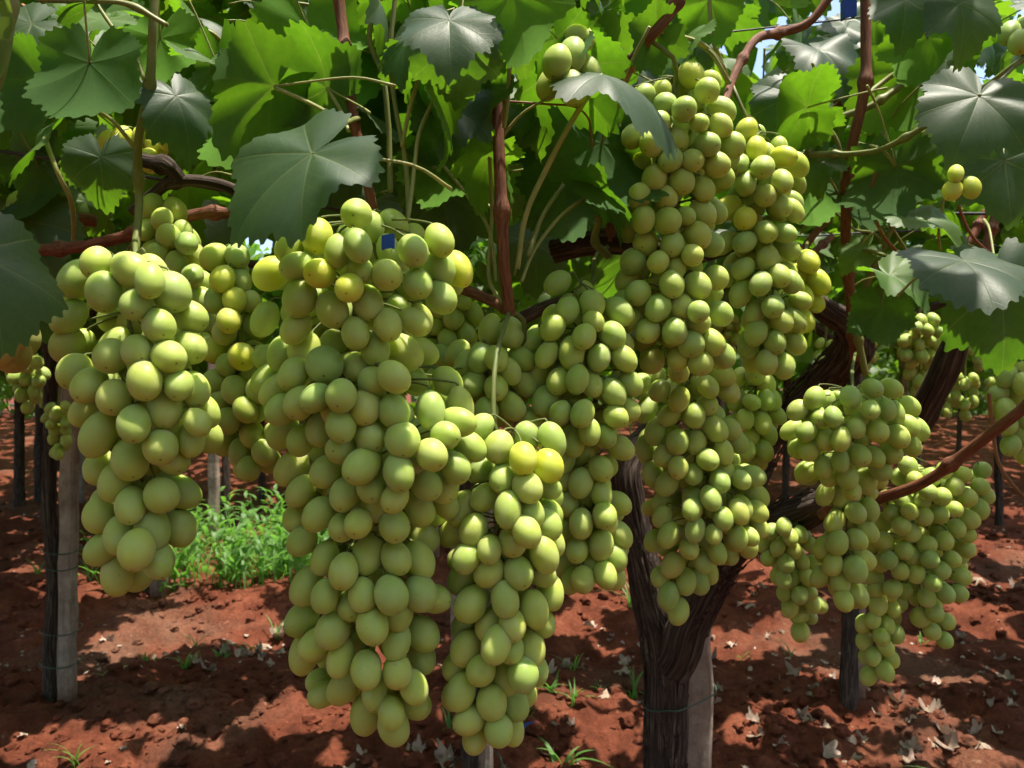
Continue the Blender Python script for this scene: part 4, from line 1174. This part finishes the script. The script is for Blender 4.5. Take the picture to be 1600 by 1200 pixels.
for q in range(46):       # small gaps in the roof that light the foliage along the top
    SUN_HITS.append((hr.uniform(0, 940) if q % 2 else hr.uniform(1060, 1600), hr.uniform(-20, 210) if q % 2 else hr.uniform(-20, 330), hr.uniform(.55, .95) if q % 2 else hr.uniform(.9, 1.5), hr.uniform(.03, .07)))
HP = [(np.array(P(px, py, d_)), r_) for px, py, d_, r_ in SUN_HITS]
HP.append((np.array((-1.72, 4.75, .2)), .50)); HP.append((np.array((-1.45, 5.1, .25)), .35)); HP.append((np.array((-1.95, 4.9, .2)), .35))
for px, py, r_ in G_HITS:
    d_ = CAM_H * FPX / (py - 600)
    HP.append((np.array(P(px, py, d_)), r_))
SD = np.array(SUN)
HQ = np.array([q for q, r_ in HP]); HR = np.array([r_ for q, r_ in HP])
N_NEAR = 27
def shades_hit(p, rad, last=None):
    v = p - HQ[:last]
    t = v @ SD
    w = v - t[:, None] * SD
    return bool(((t > 0.02) & ((w * w).sum(1) < (HR[:last] + rad * .5) ** 2)).any())

def carve_parts():
    """leaves that would keep the sun off the sunlit berries move out: the photograph shows the gap there"""
    gone = 0
    bpy.context.view_layer.update()
    for o in [o for o in bpy.data.objects if o.name.startswith('leaf') and o.type == 'MESH' and o.name.split('.')[0] == 'leaf']:
        p = np.array(o.matrix_world.translation); L = o.matrix_world.to_scale().x
        c = np.array(o.matrix_world @ Vector((0, .3, 0)))
        if o.name not in KEEP and shades_hit(c, L * .6, N_NEAR):
            for ch in list(o.children): bpy.data.objects.remove(ch)
            bpy.data.objects.remove(o); gone += 1
    print('carved', gone)
carve_parts()

def canopy():
    vars_ = []
    for q in range(8):
        V, F, U = leaf_geo(20, 2, 300 + q, cup=rng.uniform(-.1, .3), fold=rng.uniform(0, .35), wave=.15, droop=rng.uniform(0, .4), teeth=.05, deep=.3)
        tri = []
        for f in F:
            tri += [f] if len(f) == 3 else [[f[0], f[1], f[2]], [f[0], f[2], f[3]]]
        vars_.append((V, np.array(tri)))
    vv, ff, off = [], [], 0
    def put(p, L, up):
        nonlocal off
        V, F = vars_[rng.integers(len(vars_))]
        tip = Vector((rng.normal(), rng.normal(), rng.normal() * .5 - .45))
        nrm = Vector((rng.normal() * .5, rng.normal() * .5, up))
        M = np.array(frame(tip, nrm))
        vv.append(V * L @ M.T + p); ff.append(F + off); off += len(V)
    far_vars = []
    for q in range(6):
        V, F, U = leaf_geo(14, 1, 320 + q, cup=.2, fold=.25, wave=.25, droop=.3, teeth=.0, deep=.35)
        far_vars.append((V, np.array(F)))
    near_vars = vars_
    m = 62000                             # roof over the near rows
    X = rng.uniform(-6, 5, m); Yv = rng.uniform(-4.0, 8.0, m)
    Zv = 1.80 + .45 * rng.random(m) + .10 * np.sin(X * 2.1 + Yv)
    thin = fbm(X * .8, Yv * .8, 2, 77)
    n = 0
    for x, y, z, th in zip(X, Yv, Zv, thin):
        if y < 1.0 and abs(x) < .9 * y + .1 and z < 1.25 + .5 * y + .14: continue
        if th < -.36 and y > .4: continue
        if -.80 < y < .20 and rng.random() < .95: continue          # unseen opening added in the roof, brings skylight onto the bunches
        if 1.0 < y < 2.3 and .15 < x < 1.9 and rng.random() < .45: continue   # thinner roof over the right-hand vine
        if y < -2.6 and rng.random() < (-2.6 - y) / 1.6: continue
        L = rng.uniform(.07, .115)
        p = np.array([x, y, z])
        n += 1
        if n > 38000: break
        if shades_hit(p, L): continue
        vars_ = near_vars if 1.1 < y < 4.5 and abs(x) < .75 * y + .3 and z < 1.3 + .5 * y else far_vars
        put(p, L, 1.0)
    vars_ = near_vars
    m = 4200                              # curtains of leaves hanging from the rows further back
    for q in range(m):
        y = 2.6 + 7 * rng.random() ** 1.3
        x = rng.uniform(-1, 1) * (1.5 + .8 * y)
        z = 1.42 + .55 * rng.random() ** .8 + .05 * math.sin(x * 3 + y)
        p = np.array([x, y, z])
        if shades_hit(p, .09): continue
        put(p, rng.uniform(.065, .11), .6)
    vars_ = far_vars
    for q in range(21000):                # the pergola running on into the distance
        y = 7.0 + 26 * rng.random() ** 1.35
        x = rng.uniform(-1, 1) * (2.5 + .85 * y)
        hang = rng.random() < .36
        z = (1.12 + .75 * rng.random() ** .8) if hang else (1.85 + .5 * rng.random())
        L = rng.uniform(.11, .19) * (.6 + y / 12)
        p = np.array([x, y, z])
        if shades_hit(p, L): continue
        put(p, L if not hang else L * .7, .6 if hang else 1.0)
    V = np.concatenate(vv); F = np.concatenate(ff)
    o = build('canopy_foliage', V, F, M_CANOPY, smooth=True)
    tag(o, 'leafy pergola roof over the vine rows running into the distance', 'foliage', kind='stuff')
    print('canopy tris', len(F))
canopy()

# hedge of foliage closing the far end
def far_hedge():
    vars_ = []
    V, F, U = leaf_geo(14, 1, 350, teeth=.02)
    vv, ff, off = [], [], 0
    F = np.array(F)
    for q in range(5200):
        y = rng.uniform(28, 36); x = rng.uniform(-36, 36); z = 3.2 * rng.random() ** 1.2 - .1
        tip = Vector((rng.normal(), rng.normal(), rng.normal() - .4)); nrm = Vector((rng.normal(), rng.normal() - .3, .8))
        M = np.array(frame(tip, nrm))
        vv.append(V * rng.uniform(.2, .4) @ M.T + (x, y, z)); ff.append(F + off); off += len(V)
    o = build('far_foliage', np.concatenate(vv), np.concatenate(ff), M_CANOPY)
    tag(o, 'mass of green foliage closing the far end of the vineyard', 'foliage', kind='stuff')
far_hedge()

# ------------------------------------------------------------------ litter, weeds, small things
def curled_leaf(seed):
    rg = np.random.default_rng(seed)
    V, F, U = leaf_geo(40, 3, seed, cup=rg.uniform(-.9, .1), fold=rg.uniform(-.1, .9), wave=.6, droop=rg.uniform(-.9, .4), teeth=.1, deep=.4)
    return build('dry_leaf', V, F, M_DRY, 'mesh', uv=U)
DRYM = [curled_leaf(700 + q) for q in range(7)]
def litter():
    spots = [(1300, 1060), (1345, 1075), (1440, 1070), (1250, 1130), (1225, 1160), (1420, 1160), (1480, 1150), (1560, 1135), (1575, 1060), (1585, 1090), (1390, 1090), (1290, 1180),
             (1330, 1170), (1560, 915), (1300, 965), (980, 1005), (1000, 990), (930, 1075), (880, 1060), (1540, 900), (1200, 980), (285, 1155), (270, 1050), (150, 1020), (330, 1010), (380, 1000), (250, 1005), (300, 995),
             (1230, 880), (1190, 920), (960, 905), (1450, 1130), (1520, 1160), (1270, 1100), (1110, 1000), (1140, 985), (1230, 1010), (700, 1180), (640, 1170), (860, 1175)]
    k = 0
    while len(spots) < 190:
        a = rng.random()
        c = [(1300, 1075, 90, 22), (1450, 1090, 70, 22), (1420, 1170, 90, 18), (1230, 1140, 50, 20), (980, 1000, 60, 25), (1000, 1090, 80, 30), (300, 1005, 90, 14), (380, 985, 60, 12), (1570, 1100, 40, 40), (1180, 960, 90, 20), (900, 1080, 60, 30), (660, 1180, 80, 20), (1560, 905, 50, 12)][int(rng.integers(13))]
        px = rng.normal(c[0], c[2]); py = rng.normal(c[1], c[3])
        spots.append((px, min(1260, py)))
    for i, (px, py) in enumerate(spots):
        d = CAM_H * FPX / (py - 600)
        p = P(px, py, d)
        h = gz(p.x, p.y)
        o = bpy.data.objects.new('fallen_leaf', DRYM[i % 7])
        L = (.018 + .034 * rng.random() ** 1.4) * (1.0 if py > 950 else 1.2)
        nrm = Vector((rng.normal() * .35, rng.normal() * .35, 1)); tip = Vector((rng.normal(), rng.normal(), .1))
        if rng.random() < .4: nrm.z = -1
        o.matrix_world = Matrix.Translation((p.x, p.y, h + L * rng.uniform(-.05, .22))) @ frame(tip, nrm).to_4x4() @ Matrix.Diagonal((L, L, L, 1))
        link(o)
        tag(o, 'dry curled pale vine leaf fallen on the red soil', 'dry leaf', 'dry leaves fallen on the soil')
    # finer crumbs of litter
    V, F, U = leaf_geo(16, 1, 720, teeth=.1, wave=.3, fold=.3)
    vv, ff, off = [], [], 0
    F = np.array(F)
    LY = 2.0 + 6 * rng.random(3200) ** 1.3; LX = rng.uniform(-.85, .85, 3200) * LY
    LH = ground_h(LX, LY)
    for x, y, g0 in zip(LX, LY, LH):
        band = .5 - .5 * math.cos(2 * math.pi * (y - 2.85) / 1.5)
        if rng.random() > band ** 2 * (.5 + 2.5 * max(0, math.sin(x * 2.3 + y) * math.sin(x * .9 + 2 * y))): continue
        L = rng.uniform(.006, .022)
        M = np.array(frame(Vector((rng.normal(), rng.normal(), .1)), Vector((rng.normal() * .4, rng.normal() * .4, 1))))
        vv.append(V * L @ M.T + (x, y, g0 + L * .3)); ff.append(F + off); off += len(V)
    o = build('leaf_litter', np.concatenate(vv), np.concatenate(ff), M_DRY)
    tag(o, 'crumbled dry leaf litter between the soil ridges', 'litter', kind='stuff')
litter()

def blade(base, h, lean, ang, w, n=7):
    V = []
    dx, dy = math.cos(ang), math.sin(ang)
    for i in range(n + 1):
        t = i / n
        out = lean * h * t ** 2
        z = h * (t - .42 * lean * t ** 3)
        ww = w * (1 - t ** 2.2) * (.6 + .8 * min(1, t * 3)) + .0003
        c = np.array([base[0] + dx * out, base[1] + dy * out, base[2] + z])
        V += [c + np.array([-dy * ww, dx * ww, 0]), c + np.array([dx * ww * .2, dy * ww * .2, -ww * .3]), c - np.array([-dy * ww, dx * ww, 0])]
    F = []
    for i in range(n):
        a, b = i * 3, i * 3 + 3
        F += [[a, a + 1, b + 1, b], [a + 1, a + 2, b + 2, b + 1]]
    return np.array(V), F

def weed_patch():
    bag = Bag()
    XY = []
    for q in range(560):
        px = 262 + 225 * rng.random() + rng.normal(0, 12)
        if q > 440: px = rng.uniform(150, 560)
        y = 4.3 + 1.5 * rng.random()
        if vnoise(np.array([px / 22.0]), np.array([y * 5]), 0, 5)[0] < -.12 and q <= 440: continue
        x = (px - 800) / FPX * 4.9 + rng.normal(0, .05)
        XY.append((x, y))
    Hs = ground_h(np.array(XY)[:, 0], np.array(XY)[:, 1])
    for q, ((x, y), g0) in enumerate(zip(XY, Hs)):
        V, F = blade((x, y, g0 - .01), rng.uniform(.12, .50), rng.uniform(.2, 1.3), rng.uniform(0, 6.28), rng.uniform(.002, .008))
        bag.add(V, F)
        if q % 2 == 0:
            hh = rng.uniform(.15, .40)
            for s in range(5):
                V, F = blade((x + rng.normal(0, .012), y, g0 + hh * (s + 1) / 5), rng.uniform(.05, .12), rng.uniform(.9, 1.5), rng.uniform(0, 6.28), rng.uniform(.008, .016), 4)
                bag.add(V, F)
    o = bag.build('weed_patch', M_WEED)
    tag(o, 'patch of bright green weeds in the sun behind the left bunches', 'weeds', kind='stuff')
weed_patch()

TUFTS = [(230, 1000, .10, 6, 'low weed in the litter right of the left stake'), (390, 990, .10, 7, 'low weed left of the longest bunch near the pale litter'), (310, 985, .09, 6, 'low weed in the middle of the litter strip at left'),
         (1080, 950, .10, 6, 'low weed behind the forked trunk'), (940, 1085, .08, 6, 'low leafy weed left of the forked trunk base'), (860, 1105, .09, 7, 'leafy weed just right of the narrow bunch tip'), (1160, 1000, .07, 5, 'low weed right of the forked trunk'),
         (120, 1190, .16, 5, 'single arching grass tuft at the bottom left corner'), (290, 1015, .12, 9, 'small grass tuft between the left stake and the longest bunch'),
         (175, 1035, .11, 7, 'thin grass tuft just right of the left stake'), (345, 1005, .09, 6, 'tiny pale seedling right of the small left tuft'),
         (990, 1090, .16, 8, 'spindly weed left of the thick forked trunk'), (895, 1060, .13, 4, 'two upright grass blades right of the narrow bunch'),
         (880, 1195, .13, 6, 'broad leaved seedling at the bottom below the narrow bunch'), (820, 1150, .16, 6, 'sparse weed beside the tip of the narrow bunch'),
         (900, 1120, .12, 8, 'grass tuft lying low between narrow bunch and trunk'), (985, 945, .2, 12, 'grass tuft on the sunlit strip left of the forked trunk'),
         (1520, 1230, .14, 8, 'green grass tuft at the bottom right edge'), (435, 970, .16, 4, 'thin grass stems left of the longest bunch'),
         (1235, 1005, .12, 3, 'thin dry stem with pale flowers beneath the shaded bunch'), (1440, 985, .07, 4, 'small seedling beneath the wide right bunch'),
         (60, 890, .14, 8, 'weed tuft in the shade at the left edge'), (700, 1140, .10, 5, 'little weed between the two central bunches')]
for i, (px, py, h, n, lab) in enumerate(TUFTS):
    d = CAM_H * FPX / (py - 600)
    p = P(px, py, d)
    bag = Bag()
    z = gz(p.x, p.y)
    root = bpy.data.objects.new('grass_tuft', None)
    for q in range(n):
        V, F = blade((rng.normal(0, .012), rng.normal(0, .012), -.01), h * rng.uniform(.5, 1.1), rng.uniform(.3, 1.3), rng.uniform(0, 6.28), rng.uniform(.002, .005) * (1.6 if i in (1, 4, 5, 10, 13, 20) else 1))
        bag.add(V, F)
    o = bag.build('grass_tuft', M_WEED)
    o.location = (p.x, p.y, z)
    tag(o, lab, 'weed', 'weeds on the soil')

def clip(px, py, d, w, h, label):
    """small folded plastic clip closed round a shoot"""
    p = P(px, py, d); w *= d / FPX; h *= d / FPX
    t = w * .16
    prof = [(-w / 2, -t), (w / 2, -t * 1.4), (w / 2, t * 3), (w / 2 - t, t * 3), (w / 2 - t, 0), (-w / 2 + t, 0), (-w / 2 + t, t * 3), (-w / 2, t * 3)]
    n = len(prof)
    V = [(q[0], q[1], s * h / 2 + (.12 * h if q[0] > 0 else 0)) for s in (-1, 1) for q in prof]
    F = [[j, (j + 1) % n, n + (j + 1) % n, n + j] for j in range(n)] + [[0, 1, 4, 5][::-1], [1, 2, 3, 4][::-1], [0, 5, 6, 7][::-1], [n, n + 1, n + 4, n + 5], [n + 1, n + 2, n + 3, n + 4], [n, n + 5, n + 6, n + 7]]
    o = build('vine_clip', V, F, M_BLUE, smooth=False)
    o.location = p
    tag(o, label, 'clip', 'blue plastic clips')
clip(606, 379, .512, 19, 22, 'blue plastic clip among the top berries of the longest bunch')
clip(1327, 14, .97, 20, 30, 'blue plastic clip beside the tall cane at the top right')
d = CAM_H * FPX / (1165 - 600)
p = P(815, 1165, d)
V, F = blade((0, 0, .01), .05, 1.3, 0.4, .008)
o = build('plastic_scrap', V, F, M_BLUE)
o.location = (p.x, p.y, gz(p.x, p.y))
tag(o, 'tiny blue plastic scrap on the soil below the narrow bunch', 'plastic scrap')
print('berries', N_BERRY, 'objects', len(bpy.data.objects))
